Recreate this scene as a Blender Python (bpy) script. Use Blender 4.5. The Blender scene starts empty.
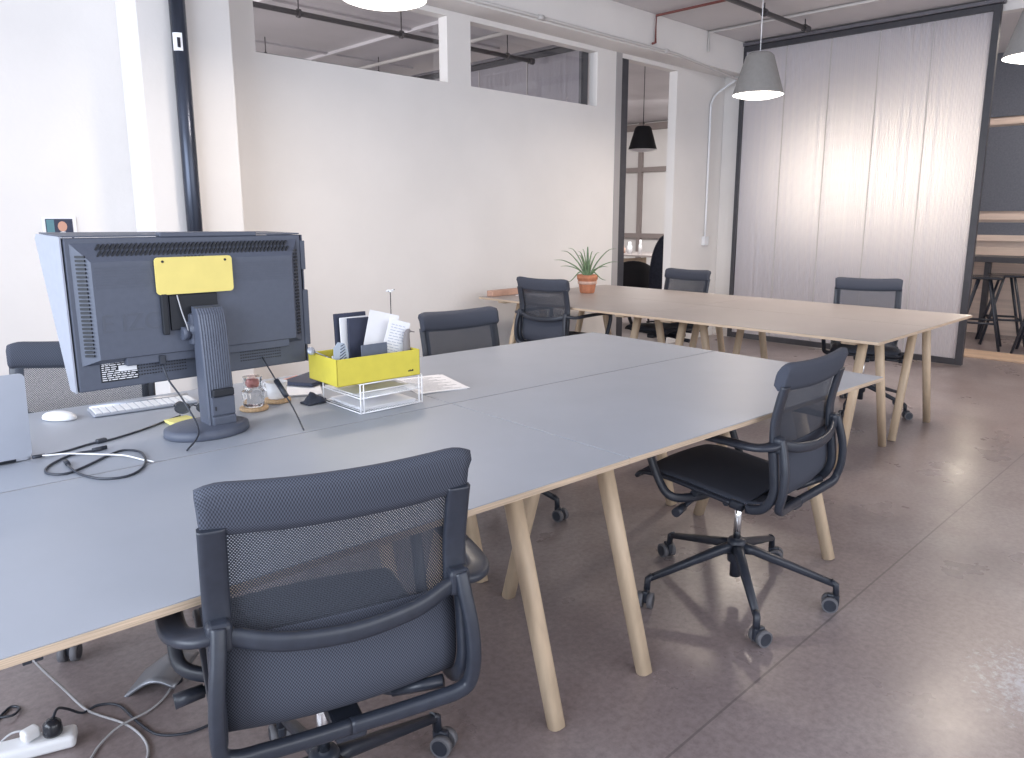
import bpy, bmesh, math, random
from mathutils import Vector, Matrix
random.seed(7)
C = bpy.context.scene.collection
SC = bpy.context.scene
PI = math.pi

# ------------------------------------------------------------ camera
H = 1.357
p, rl, yaw, F, CX, CY = .1908, .0025, .7866, 753.4, 530.0, 362.7
fw = Vector((math.cos(yaw)*math.cos(p), math.sin(yaw)*math.cos(p), -math.sin(p)))
rt = Vector((math.sin(yaw), -math.cos(yaw), 0)); up = rt.cross(fw)
rt, up = rt*math.cos(rl)+up*math.sin(rl), up*math.cos(rl)-rt*math.sin(rl)
cd = bpy.data.cameras.new('camera'); cam = bpy.data.objects.new('camera', cd); C.objects.link(cam)
cam.matrix_world = Matrix(((rt.x, up.x, -fw.x, 0), (rt.y, up.y, -fw.y, 0), (rt.z, up.z, -fw.z, H), (0, 0, 0, 1)))
cd.sensor_fit = 'HORIZONTAL'; cd.sensor_width = 36.0; cd.lens = 36.0*F/1024
cd.shift_x = -(CX-512)/1024; cd.shift_y = (CY-379)/1024
cd.clip_start = .05; cd.clip_end = 100
SC.camera = cam

# ------------------------------------------------------------ world, exposure, assumed window daylight, fill lights
SC.view_settings.view_transform = 'Standard'; SC.view_settings.look = 'None'
SC.view_settings.gamma = 1.0; SC.view_settings.use_curve_mapping = False
SC.view_settings.exposure = 0.42
w = bpy.data.worlds.new('sky'); SC.world = w; w.use_nodes = True
w.node_tree.nodes['Background'].inputs[0].default_value = (.87, .90, .98, 1)
w.node_tree.nodes['Background'].inputs[1].default_value = .72
SC.cycles.use_denoising = True
SC.cycles.max_bounces = 8; SC.cycles.diffuse_bounces = 4; SC.cycles.transparent_max_bounces = 16
SC.cycles.sample_clamp_indirect = 4.0

def area(name, loc, to, sx, sy, power, col, spread=PI):
    l = bpy.data.lights.new(name, 'AREA'); l.shape = 'RECTANGLE'; l.size = sx; l.size_y = sy
    l.energy = power; l.color = col; l.spread = spread
    o = bpy.data.objects.new(name, l); C.objects.link(o); o.location = loc
    d = Vector(to)-Vector(loc); o.rotation_euler = d.to_track_quat('-Z', 'Y').to_euler(); return o
area('assumed_window_light_left', (-2.6, 1.5, 1.9), (4, 2.2, 1.0), 5.0, 2.2, 205, (.78, .87, 1.0))  # window behind the view, assumed from the cool light in the room
area('assumed_window_light_right', (2.5, -3.8, 2.0), (3.2, 2, .9), 7.0, 2.2, 105, (.93, .95, 1.0))  # unseen side window, also assumed; a bare area light stands in
area('back_room_fill', (0.0, 8.2, 1.9), (5, 7.4, 2.6), 4.0, 1.8, 130, (1.0, .97, .97))  # added fill light, brightens the back room and its ceiling
area('far_room_fill', (9.8, 7.4, 3.1), (10.4, 7.8, 0), 2.2, 2.2, 190, (1.0, .97, .95))  # added fill from ceiling height, lifts the dark room beyond the doorway
area('assumed_panel_backlight', (9.6, 3.35, 1.68), (7.7, 2.95, 1.80), 2.0, 1.05, 12.0, (1.0, .89, .72), math.radians(46))  # area light added behind the panel for its glowing band; window only assumed
area('kitchen_area_light', (8.7, 1.2, 3.1), (9.2, 1.5, 0), .8, .8, 36, (1.0, .90, .80))  # small warm area light added high in the kitchen, no fixture modelled

# ------------------------------------------------------------ materials
MATS = {}
def nodes(m): return m.node_tree.nodes, m.node_tree.links
def mat(name, col, rough=.5, metal=0.0, var=0.0, scale=20.0, bump=0.0, bscale=None, spec=.5, coat=0.0, stretch=None):
    if name in MATS: return MATS[name]
    m = bpy.data.materials.new(name); m.use_nodes = True; N, L = nodes(m); b = N['Principled BSDF']
    b.inputs['Roughness'].default_value = rough; b.inputs['Metallic'].default_value = metal
    b.inputs['Specular IOR Level'].default_value = spec; b.inputs['Coat Weight'].default_value = coat
    b.inputs['Base Color'].default_value = (*col, 1)
    if var or bump:
        tc = N.new('ShaderNodeTexCoord'); mp = N.new('ShaderNodeMapping'); L.new(tc.outputs['Object'], mp.inputs[0])
        if stretch: mp.inputs['Scale'].default_value = stretch
        ns = N.new('ShaderNodeTexNoise'); ns.inputs['Scale'].default_value = scale; ns.inputs['Detail'].default_value = 5
        L.new(mp.outputs[0], ns.inputs['Vector'])
        if var:
            r = N.new('ShaderNodeValToRGB'); L.new(ns.outputs['Fac'], r.inputs[0])
            r.color_ramp.elements[0].position = .3; r.color_ramp.elements[1].position = .7
            r.color_ramp.elements[0].color = (*[c*(1-var) for c in col], 1)
            r.color_ramp.elements[1].color = (*[min(1, c*(1+var)) for c in col], 1)
            L.new(r.outputs[0], b.inputs['Base Color'])
        if bump:
            n2 = N.new('ShaderNodeTexNoise'); n2.inputs['Scale'].default_value = bscale or scale; n2.inputs['Detail'].default_value = 3
            L.new(mp.outputs[0], n2.inputs['Vector'])
            bp = N.new('ShaderNodeBump'); bp.inputs['Strength'].default_value = bump; bp.inputs['Distance'].default_value = .01
            L.new(n2.outputs['Fac'], bp.inputs['Height']); L.new(bp.outputs[0], b.inputs['Normal'])
    MATS[name] = m; return m
def emit(name, col, s):
    if name in MATS: return MATS[name]
    m = bpy.data.materials.new(name); m.use_nodes = True; b = m.node_tree.nodes['Principled BSDF']
    b.inputs['Base Color'].default_value = (*col, 1); b.inputs['Emission Color'].default_value = (*col, 1)
    b.inputs['Emission Strength'].default_value = s; MATS[name] = m; return m

WALL = mat('wall_paint', (.74, .715, .70), .75, var=.035, scale=1.6, bump=.10, bscale=34)
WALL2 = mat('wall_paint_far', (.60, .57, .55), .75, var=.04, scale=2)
CEIL = mat('ceiling_paint', (.60, .575, .585), .5, var=.06, scale=1.2, bump=.1, bscale=20)
CEILB = mat('ceiling_paint_back', (.58, .56, .59), .34, var=.14, scale=1.0)
DARK = mat('dark_metal', (.045, .045, .055), .42, var=.15, scale=12)
DOORG = mat('grey_metal', (.13, .125, .145), .5, var=.1, scale=9)
BLK = mat('black_plastic', (.027, .032, .046), .38, var=.12, scale=50, bump=.05, bscale=900)
BLKG = mat('black_gloss', (.02, .022, .03), .2)
MON = mat('monitor_plastic', (.082, .094, .130), .5, var=.05, scale=60, bump=.08, bscale=700)
MOND = mat('monitor_slot', (.012, .014, .02), .6)
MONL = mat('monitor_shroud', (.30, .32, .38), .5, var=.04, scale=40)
CHROME = mat('chrome', (.75, .76, .78), .12, 1.0)
WOOD = mat('ash_wood', (.60, .47, .335), .5, var=.14, scale=9, stretch=(3, 3, .35), bump=.05, bscale=40)
PLY = mat('ply_edge', (.54, .42, .31), .55, var=.25, scale=30, stretch=(.3, .3, 22))
LINO = mat('grey_linoleum', (.315, .338, .388), .42, var=.03, scale=5, bump=.02, bscale=300, spec=.45)
LINOB = mat('warm_grey_linoleum', (.335, .30, .29), .42, var=.07, scale=2.5, bump=.02, bscale=300, spec=.45)
YEL = mat('yellow_card', (.64, .545, .065), .6, var=.04, scale=30)
YELP = mat('yellow_plate', (.80, .66, .20), .5, var=.03, scale=20)
PAPER = mat('paper', (.82, .82, .85), .8, var=.02, scale=30)
WHITE = mat('white_plastic', (.80, .81, .84), .35)
WIRE = mat('white_wire', (.85, .85, .87), .4)
SILV = mat('silver_alu', (.50, .53, .60), .42, .55, var=.03, scale=9)
TERRA = mat('terracotta', (.50, .20, .11), .8, var=.15, scale=25)
TERRL = mat('terracotta_lime', (.62, .42, .34), .85, var=.15, scale=25)
SOIL = mat('soil', (.05, .035, .025), .95, var=.3, scale=60)
ALOE = mat('aloe_green', (.16, .24, .13), .55, var=.35, scale=18)
CORK = mat('cork', (.50, .34, .20), .9, var=.2, scale=120)
CERAM = mat('white_ceramic', (.78, .78, .80), .25)
NAVY = mat('navy_board', (.035, .042, .075), .7, var=.1, scale=40)
SLATE = mat('slate_card', (.12, .14, .19), .7, var=.08, scale=40)
CLOTH = mat('dark_cloth', (.035, .04, .06), .9, var=.2, scale=40)
SHADE = mat('shade_grey', (.28, .272, .265), .7, var=.05, scale=30)
SHADED = mat('shade_black', (.018, .018, .022), .65)
LAMP = emit('lamp_glow', (1.0, .94, .86), 4.5)
REDP = mat('red_conduit', (.22, .07, .06), .5)
GALV = mat('light_conduit', (.58, .56, .55), .5)
DRKP = mat('dark_pipe', (.055, .05, .055), .4)
SLATW = mat('light_pine', (.62, .50, .43), .6, var=.14, scale=3, stretch=(1, .35, 9))
BLUEP = mat('blue_grey_felt', (.115, .125, .155), .9, var=.12, scale=60)
PLATW = mat('pine_platform', (.54, .38, .27), .55, var=.2, scale=5, stretch=(1, .2, 1))
INK = mat('ink', (.02, .02, .03), .8)
GREYF = mat('grey_metal_foot', (.24, .25, .28), .38, .6, var=.06, scale=12)
GREYB = mat('grey_rubber_tread', (.13, .13, .145), .6)
PINK = mat('pink_liquid', (.72, .30, .28), .4)
CORDG = mat('grey_cord', (.42, .42, .44), .5)
SKIN = mat('photo_flesh', (.55, .30, .22), .6)
TEALM = mat('teal_print', (.10, .22, .26), .6)
GRN = mat('green_trinket', (.10, .32, .20), .5)

def fabric(name, holes):
    m = bpy.data.materials.new(name); m.use_nodes = True; N, L = nodes(m); b = N['Principled BSDF']
    b.inputs['Roughness'].default_value = .8; b.inputs['Specular IOR Level'].default_value = .3
    uv = N.new('ShaderNodeUVMap'); uv.uv_map = 'UVMap'
    sp = N.new('ShaderNodeSeparateXYZ'); L.new(uv.outputs[0], sp.inputs[0])
    def mth(op, a, b_=None):
        n = N.new('ShaderNodeMath'); n.operation = op
        for i, v in enumerate((a, b_)):
            if v is None: continue
            if isinstance(v, (int, float)): n.inputs[i].default_value = v
            else: L.new(v, n.inputs[i])
        return n.outputs[0]
    k = 2*PI/.0054
    su = mth('SINE', mth('MULTIPLY', sp.outputs[0], k)); sv = mth('SINE', mth('MULTIPLY', sp.outputs[1], k*.8))
    pr = mth('MULTIPLY', su, sv)
    r = N.new('ShaderNodeValToRGB'); L.new(mth('ADD', mth('MULTIPLY', pr, .5), .5), r.inputs[0])
    r.color_ramp.elements[0].color = (.016, .018, .026, 1); r.color_ramp.elements[1].color = (.14, .158, .20, 1) if holes else (.10, .112, .15, 1)
    L.new(r.outputs[0], b.inputs['Base Color'])
    if holes:
        out = N['Material Output']; tr = N.new('ShaderNodeBsdfTransparent'); mx = N.new('ShaderNodeMixShader')
        ho = mth('GREATER_THAN', pr, .12)
        L.new(ho, mx.inputs[0]); L.new(b.outputs[0], mx.inputs[1]); L.new(tr.outputs[0], mx.inputs[2]); L.new(mx.outputs[0], out.inputs[0])
    return m
MESHF = fabric('woven_mesh_open', True); MESHS = fabric('woven_mesh_dense', False)

def glass(name):
    m = bpy.data.materials.new(name); m.use_nodes = True; b = m.node_tree.nodes['Principled BSDF']
    b.inputs['Transmission Weight'].default_value = 1; b.inputs['Roughness'].default_value = .02; b.inputs['IOR'].default_value = 1.45
    return m
GLASS = glass('clear_glass')

def floor_mat():
    m = bpy.data.materials.new('polished_concrete'); m.use_nodes = True; N, L = nodes(m); b = N['Principled BSDF']
    tc = N.new('ShaderNodeTexCoord')
    def noise(s, d=6, dist=0.0, r=.55):
        n = N.new('ShaderNodeTexNoise'); n.inputs['Scale'].default_value = s; n.inputs['Detail'].default_value = d
        n.inputs['Distortion'].default_value = dist; n.inputs['Roughness'].default_value = r
        L.new(tc.outputs['Object'], n.inputs['Vector']); return n.outputs['Fac']
    def ramp(f, stops):
        r = N.new('ShaderNodeValToRGB'); L.new(f, r.inputs[0])
        while len(r.color_ramp.elements) < len(stops): r.color_ramp.elements.new(.5)
        for e, (q, c) in zip(r.color_ramp.elements, stops): e.position = q; e.color = (*c, 1)
        return r.outputs[0]
    base = ramp(noise(.9, 10, .25, .66), [(.28, (.185, .158, .168)), (.45, (.24, .205, .210)), (.58, (.29, .257, .262)), (.75, (.33, .305, .32))])
    warm = ramp(noise(.6, 7, .3), [(.30, (0, 0, 0)), (.8, (1, 1, 1))])
    mx = N.new('ShaderNodeMixRGB'); L.new(warm, mx.inputs[0]); L.new(base, mx.inputs[1]); mx.inputs[2].default_value = (.29, .21, .195, 1)
    m0 = N.new('ShaderNodeMixRGB'); m0.inputs[0].default_value = .45; L.new(base, m0.inputs[1]); L.new(mx.outputs[0], m0.inputs[2])
    # speckle
    spk = ramp(noise(46, 4, 0, .7), [(.30, (.80, .80, .80)), (.62, (1.12, 1.12, 1.12))])
    m1 = N.new('ShaderNodeMixRGB'); m1.blend_type = 'MULTIPLY'; m1.inputs[0].default_value = 1; L.new(m0.outputs[0], m1.inputs[1]); L.new(spk, m1.inputs[2])
    # worn flaking coat near the bottom right corner of the view
    vd = N.new('ShaderNodeVectorMath'); vd.operation = 'DISTANCE'; L.new(tc.outputs['Object'], vd.inputs[0]); vd.inputs[1].default_value = (2.50, .26, 0)
    mr = N.new('ShaderNodeMapRange'); L.new(vd.outputs['Value'], mr.inputs[0]); mr.inputs[1].default_value = .05; mr.inputs[2].default_value = 1.0; mr.inputs[3].default_value = .25; mr.inputs[4].default_value = -.6
    ad = N.new('ShaderNodeMath'); ad.operation = 'ADD'; L.new(mr.outputs[0], ad.inputs[0]); L.new(noise(34, 10, .2, .80), ad.inputs[1])
    fl = ramp(ad.outputs[0], [(.58, (0, 0, 0)), (.72, (1, 1, 1))])
    m2 = N.new('ShaderNodeMixRGB'); L.new(fl, m2.inputs[0]); L.new(m1.outputs[0], m2.inputs[1]); m2.inputs[2].default_value = (.40, .40, .45, 1)
    # saw-cut joints, faint
    sp = N.new('ShaderNodeSeparateXYZ'); L.new(tc.outputs['Object'], sp.inputs[0])
    def mth(op, a, v=None, c=None):
        q = N.new('ShaderNodeMath'); q.operation = op; L.new(a, q.inputs[0])
        if v is not None: q.inputs[1].default_value = v
        if c is not None: q.inputs[2].default_value = c
        return q.outputs[0]
    jn = mth('LESS_THAN', mth('ABSOLUTE', mth('SUBTRACT', sp.outputs[1], .955)), .0035)
    m3 = N.new('ShaderNodeMixRGB'); L.new(mth('MULTIPLY', jn, .55), m3.inputs[0]); L.new(m2.outputs[0], m3.inputs[1]); m3.inputs[2].default_value = (.08, .07, .07, 1)
    L.new(m3.outputs[0], b.inputs['Base Color'])
    rr = N.new('ShaderNodeMapRange'); L.new(noise(2.2, 8, .1), rr.inputs[0]); rr.inputs[1].default_value = .1; rr.inputs[2].default_value = .9; rr.inputs[3].default_value = .18; rr.inputs[4].default_value = .46
    L.new(rr.outputs[0], b.inputs['Roughness']); b.inputs['Specular IOR Level'].default_value = .55
    bp = N.new('ShaderNodeBump'); bp.inputs['Strength'].default_value = .06; bp.inputs['Distance'].default_value = .01
    L.new(noise(9, 6, 0, .55), bp.inputs['Height']); L.new(bp.outputs[0], b.inputs['Normal'])
    return m
def poly_mat(name='ribbed_polycarbonate', col=(.74, .71, .73), tr=.56):
    m = bpy.data.materials.new(name); m.use_nodes = True; N, L = nodes(m); b = N['Principled BSDF']; out = N['Material Output']
    b.inputs['Base Color'].default_value = (col[0]*.80, col[1]*.81, col[2]*.86, 1); b.inputs['Roughness'].default_value = .32
    t = N.new('ShaderNodeBsdfTranslucent'); t.inputs[0].default_value = (*col, 1)
    mx = N.new('ShaderNodeMixShader')
    tc = N.new('ShaderNodeTexCoord'); mp = N.new('ShaderNodeMapping'); L.new(tc.outputs['Object'], mp.inputs[0]); mp.inputs['Scale'].default_value = (0, 1, 0)
    ns = N.new('ShaderNodeTexNoise'); ns.noise_dimensions = '3D'; ns.inputs['Scale'].default_value = 26; ns.inputs['Detail'].default_value = 6; L.new(mp.outputs[0], ns.inputs['Vector'])
    mr = N.new('ShaderNodeMapRange'); L.new(ns.outputs['Fac'], mr.inputs[0]); mr.inputs[1].default_value = .3; mr.inputs[2].default_value = .7; mr.inputs[3].default_value = tr-.30; mr.inputs[4].default_value = tr+.16
    L.new(mr.outputs[0], mx.inputs[0]); L.new(b.outputs[0], mx.inputs[1]); L.new(t.outputs[0], mx.inputs[2]); L.new(mx.outputs[0], out.inputs[0])
    return m
JOINT = mat('joint_grey', (.52, .50, .50), .5)
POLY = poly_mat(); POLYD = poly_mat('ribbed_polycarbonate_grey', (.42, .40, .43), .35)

# ------------------------------------------------------------ mesh helpers
def T(loc=(0, 0, 0), rx=0, ry=0, rz=0):
    return Matrix.Translation(loc) @ Matrix.Rotation(rz, 4, 'Z') @ Matrix.Rotation(ry, 4, 'Y') @ Matrix.Rotation(rx, 4, 'X')
def box(bm, lo, hi, bev=0.0, M=None, mi=0, seg=2):
    lo = Vector(lo); hi = Vector(hi); c = (lo+hi)/2; s = hi-lo
    r = bmesh.ops.create_cube(bm, size=1.0, matrix=Matrix.Translation(c) @ Matrix.Diagonal((s.x, s.y, s.z, 1)))
    vs = r['verts']; fs = {f for v in vs for f in v.link_faces}
    if bev:
        es = list({e for v in vs for e in v.link_edges})
        rb = bmesh.ops.bevel(bm, geom=es, offset=min(bev, min(s)*.49), segments=seg, affect='EDGES', profile=.5)
        fs |= {f for f in rb['faces'] if f.is_valid}; fs = {f for f in fs if f.is_valid}
        vs = list({v for f in fs for v in f.verts})
    for f in fs: f.material_index = mi
    if M is not None: bmesh.ops.transform(bm, matrix=M, verts=vs)
    return vs
def spline(pts, n=6, closed=False):
    P = [Vector(q) for q in pts]; out = []; L = len(P)
    rng = range(L) if closed else range(L-1)
    for i in rng:
        if closed: a, b, c, d = P[(i-1) % L], P[i], P[(i+1) % L], P[(i+2) % L]
        else: a, b, c, d = P[max(i-1, 0)], P[i], P[i+1], P[min(i+2, L-1)]
        for k in range(n):
            t = k/n; out.append(.5*((2*b)+(c-a)*t+(2*a-5*b+4*c-d)*t*t+(3*b-a-3*c+d)*t**3))
    if not closed: out.append(P[-1])
    return out
def sweep(bm, pts, a, b=None, upv=(0, 0, 1), n=10, smooth=0, closed=False, sq=1.0, taper=None, mi=0, M=None):
    """sweep an ellipse (half sizes a across, b along upv) along points; sq<1 makes it squarer"""
    b = a if b is None else b
    P = spline(pts, smooth, closed) if smooth else [Vector(q) for q in pts]
    L = len(P); rings = []; upv = Vector(upv); vs = []
    for i, q in enumerate(P):
        if closed: t = P[(i+1) % L]-P[(i-1) % L]
        else: t = P[min(i+1, L-1)]-P[max(i-1, 0)]
        t.normalize(); s = t.cross(upv)
        if s.length < 1e-3: s = t.cross(Vector((1, 0, 0)) if abs(t.x) < .9 else Vector((0, 1, 0)))
        s.normalize(); u = s.cross(t)
        k = 1.0
        if taper: k = taper[0]+(taper[1]-taper[0])*i/(L-1)
        ring = []
        for j in range(n):
            an = 2*PI*(j+.5)/n; ca, sa = math.cos(an), math.sin(an)
            if sq < 1: ca = math.copysign(abs(ca)**sq, ca); sa = math.copysign(abs(sa)**sq, sa)
            v = bm.verts.new(q+s*(a*k*ca)+u*(b*k*sa)); ring.append(v); vs.append(v)
        rings.append(ring)
    R = range(L) if closed else range(L-1)
    for i in R:
        A, B = rings[i], rings[(i+1) % L]
        for j in range(n):
            f = bm.faces.new((A[j], A[(j+1) % n], B[(j+1) % n], B[j])); f.material_index = mi; f.smooth = True
    if not closed:
        f = bm.faces.new(rings[0][::-1]); f.material_index = mi; f = bm.faces.new(rings[-1]); f.material_index = mi
    if M is not None: bmesh.ops.transform(bm, matrix=M, verts=vs)
    return vs
def cyl(bm, p0, p1, r0, r1=None, n=16, mi=0, M=None):
    r1 = r0 if r1 is None else r1; p0, p1 = Vector(p0), Vector(p1)
    return sweep(bm, [p0, p1], 1.0, n=n, taper=(r0, r1), mi=mi, M=M)
def lathe(bm, prof, n=28, c=(0, 0, 0), mi=0, M=None, cap0=False, cap1=False):
    rings = []; vs = []
    for r, z in prof:
        rg = [bm.verts.new((c[0]+r*math.cos(2*PI*j/n), c[1]+r*math.sin(2*PI*j/n), c[2]+z)) for j in range(n)]; rings.append(rg); vs += rg
    for A, B in zip(rings, rings[1:]):
        for j in range(n):
            f = bm.faces.new((A[j], A[(j+1) % n], B[(j+1) % n], B[j])); f.material_index = mi; f.smooth = True
    if cap0: bm.faces.new(rings[0][::-1]).material_index = mi
    if cap1: bm.faces.new(rings[-1]).material_index = mi
    if M is not None: bmesh.ops.transform(bm, matrix=M, verts=vs)
    return vs
def prism(bm, poly, z0, z1, mi=0, M=None, bev=0):
    bot = [bm.verts.new((x, y, z0)) for x, y in poly]; top = [bm.verts.new((x, y, z1)) for x, y in poly]; n = len(poly)
    fs = [bm.faces.new(bot[::-1]), bm.faces.new(top)]
    for j in range(n): fs.append(bm.faces.new((bot[j], bot[(j+1) % n], top[(j+1) % n], top[j])))
    for f in fs: f.material_index = mi
    vs = bot+top
    if M is not None: bmesh.ops.transform(bm, matrix=M, verts=vs)
    return vs
def rrect(w, h, r, k=4):
    out = []
    for cx, cy, a0 in ((w/2-r, h/2-r, 0), (-w/2+r, h/2-r, PI/2), (-w/2+r, -h/2+r, PI), (w/2-r, -h/2+r, 1.5*PI)):
        for i in range(k+1):
            a = a0+PI/2*i/k; out.append((cx+r*math.cos(a), cy+r*math.sin(a)))
    return out
def obj(name, bm, m, parent=None, smooth=False, label=None):
    me = bpy.data.meshes.new(name); bmesh.ops.recalc_face_normals(bm, faces=bm.faces[:]); bm.to_mesh(me); bm.free()
    for q in (m if isinstance(m, (list, tuple)) else [m]): me.materials.append(q)
    o = bpy.data.objects.new(name, me); C.objects.link(o)
    if parent: o.parent = parent
    if smooth:
        for pl in me.polygons: pl.use_smooth = True
    if label: o['label'] = label
    return o
def B(): return bmesh.new()
def thing(name, label, cat, loc=(0, 0, 0), rz=0.0, group=None):
    o = bpy.data.objects.new(name, None); C.objects.link(o); o.location = loc; o.rotation_euler = (0, 0, rz); o.empty_display_size = .1
    o['label'] = label; o['category'] = cat
    if group: o['group'] = group
    return o
def tag(o, label, cat, group=None, kind=None):
    o['label'] = label; o['category'] = cat
    if group: o['group'] = group
    if kind: o['kind'] = kind
    return o
def struct(name, bm, m, parent=None, smooth=False):
    o = obj(name, bm, m, parent, smooth)
    if not parent: o['kind'] = 'structure'
    return o
KIDS = {}
def dup(root, loc, rz, label, group=None):
    r = root.copy(); C.objects.link(r); r.location = loc; r.rotation_euler = (0, 0, rz); r['label'] = label
    if group: r['group'] = group
    def rec(src, dst):
        for ch in list(src.children):
            c = ch.copy(); C.objects.link(c); c.parent = dst; rec(ch, c)
    rec(root, r); return r
def text(name, s, size, loc, rot, m, parent, ext=.0006, align='CENTER'):
    cu = bpy.data.curves.new(name, 'FONT'); cu.body = s; cu.size = size; cu.extrude = ext; cu.align_x = align; cu.align_y = 'CENTER'
    o = bpy.data.objects.new(name, cu); C.objects.link(o); dg = bpy.context.evaluated_depsgraph_get()
    me = bpy.data.meshes.new_from_object(o.evaluated_get(dg)); bpy.data.objects.remove(o); me.materials.clear(); me.materials.append(m)
    o = bpy.data.objects.new(name, me); C.objects.link(o); o.location = loc; o.rotation_euler = rot
    if parent: o.parent = parent
    return o

# ------------------------------------------------------------ room shell
bm = B(); box(bm, (-3, -4, -.1), (14, 12, 0)); struct('floor', bm, floor_mat())
CZ = 3.20
bm = B(); box(bm, (-3, -4, CZ), (14, 4.76, CZ+.15)); struct('ceiling', bm, CEIL)
bm = B(); box(bm, (-3, 4.76, CZ), (14, 12, CZ+.15))
for k in range(5): box(bm, (-1.4+1.55*k, 4.81, CZ-.03), (-1.34+1.55*k, 12, CZ+.01))
for k in range(3): box(bm, (-3, 6.5+1.6*k, CZ-.02), (6, 6.54+1.6*k, CZ+.01))
struct('ceiling_back', bm, CEILB)
# wall on the left with two clerestory openings and the doorway
WY0, WY1 = 4.71, 4.81
bm = B()
box(bm, (-3, WY0, 0), (2.29, WY1, CZ)); box(bm, (2.29, WY0, 0), (5.83, WY1, 2.36)); box(bm, (2.29, WY0, 2.835), (6.83, WY1, CZ))
box(bm, (3.81, WY0, 2.36), (4.04, WY1, 2.835)); box(bm, (5.56, WY0, 2.36), (5.83, WY1, 2.835))
box(bm, (6.83, WY0, 0), (7.74, WY1, CZ))
struct('wall_left', bm, WALL)
bm = B(); box(bm, (1.50, 4.40, 0), (2.00, WY0, CZ-.001), .004); struct('trim_1', bm, WALL)
bm = B(); box(bm, (2.0, 4.45, 2.875), (7.70, WY0, CZ-.001), .004); struct('trim_2', bm, WALL)
# end wall: stub behind the sliding panel and a lintel
bm = B(); box(bm, (7.745, 4.45, 0), (7.86, WY1, CZ)); box(bm, (7.745, -4, 3.10), (7.86, 4.45, CZ)); struct('wall_far', bm, WALL)
# the frame of the doorway
bm = B(); box(bm, (5.83, 4.705, 0), (5.915, 4.80, 2.872)); struct('trim_3', bm, mat('door_post_grey', (.36, .345, .35), .5))
bm = B(); box(bm, (5.915, 4.72, 0), (6.03, 4.80, 2.872)); struct('trim_4', bm, DARK)
# window_1, window_2: the clerestory panes (second has a dark stile)
def pane(name, x0, x1, stile):
    bm = B(); box(bm, (x0, 4.795, 2.36), (x1, 4.80, 2.835)); o = struct(name, bm, GLASSP)
    if stile:
        bm = B(); box(bm, (x1-.12, 4.80, 2.30), (x1-.03, 4.83, 2.87)); struct('window_stile', bm, DARK, o)
def thin_glass():
    m = bpy.data.materials.new('thin_pane'); m.use_nodes = True; N, L = nodes(m); out = N['Material Output']
    g = N.new('ShaderNodeBsdfGlossy'); g.inputs['Roughness'].default_value = .03; t = N.new('ShaderNodeBsdfTransparent'); mx = N.new('ShaderNodeMixShader'); mx.inputs[0].default_value = .05
    L.new(t.outputs[0], mx.inputs[1]); L.new(g.outputs[0], mx.inputs[2]); L.new(mx.outputs[0], out.inputs[0]); return m
GLASSP = thin_glass()
pane('window_1', 2.29, 3.81, False); pane('window_2', 4.04, 5.56, True)

# sliding polycarbonate panels
def ribs(bm, x, y0, y1, z0, z1, pitch=.020, amp=.0016, mi=0):
    n = int((y1-y0)/pitch)*4; A = []; 
    for i in range(n+1):
        y = y0+(y1-y0)*i/n; d = amp*math.sin(2*PI*i/4)
        A.append((bm.verts.new((x+d, y, z0)), bm.verts.new((x+d, y, z1))))
    for a, b in zip(A, A[1:]): bm.faces.new((a[0], b[0], b[1], a[1])).material_index = mi
def panel(name, label, x, y0, y1, z1, pm, fr=.058, track=True):
    t = thing(name, label, 'sliding panel', (x, (y0+y1)/2, 0)); h = (y1-y0)/2
    bm = B(); box(bm, (-.025, -h, .015), (.025, -h+fr, z1), .003); box(bm, (-.025, h-fr*.75, .015), (.025, h, z1), .003)
    box(bm, (-.025, -h+fr, .015), (.025, h-fr*.75, .015+fr), .003); box(bm, (-.025, -h+fr, z1-fr*.9), (.025, h-fr*.75, z1), .003)
    obj('panel_frame', bm, DARK, t)
    n = 5; wd = (2*h-fr*1.75)/n
    for i in range(n):
        bm = B(); a = -h+fr+i*wd; ribs(bm, 0, a+.003, a+wd-.003, .015+fr, z1-fr*.9)
        obj('polycarbonate_sheet', bm, pm, t)
        if i: 
            bm = B(); box(bm, (-.012, a-.004, .08), (-.003, a+.004, z1-.07)); obj('sheet_joint', bm, JOINT, t)
    if track:
        bm = B(); box(bm, (-.05, -h-.02, z1+.004), (.04, h+.02, z1+.035), .003); obj('track', bm, DOORG, t)
    return t
panel('sliding_panel', 'tall translucent ribbed sliding panel in dark frame closing the far end', 7.69, 2.03, 4.475, 3.150, POLY)
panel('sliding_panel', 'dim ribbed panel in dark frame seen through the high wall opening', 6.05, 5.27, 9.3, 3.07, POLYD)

# kitchen beyond the panel
KX = 10.2
bm = B(); box(bm, (KX, -4, 0), (KX+.1, 4.2, 1.32)); box(bm, (KX, -4, 1.32), (KX+.1, 2.85, CZ)); box(bm, (KX, 4.35, 0), (KX+.1, 4.2, CZ)); box(bm, (KX, 2.85, 2.4), (KX+.1, 4.2, CZ))  # leaves an opening for the assumed window behind the panel
struct('wall_kitchen', bm, SLATW)
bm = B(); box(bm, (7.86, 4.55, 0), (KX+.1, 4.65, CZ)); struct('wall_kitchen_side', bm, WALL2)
bm = B(); box(bm, (KX+.03, 2.85, 1.32), (KX+.04, 4.35, 2.4)); o = struct('assumed_window', bm, emit('backlight_pane', (.85, .92, 1.0), 1.2))  # unseen glowing pane added to backlight the panel; window assumed from its glow
bm = B()
for y in (2.85, 3.58, 4.31): box(bm, (KX-.02, y, 1.28), (KX+.05, y+.05, 2.44))
box(bm, (KX-.02, 2.85, 1.28), (KX+.05, 4.36, 1.33)); box(bm, (KX-.02, 2.85, 2.39), (KX+.05, 4.36, 2.44)); struct('assumed_window_frame', bm, DARK, o)  # frame of the assumed window, hidden by the panel
bm = B()
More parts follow.
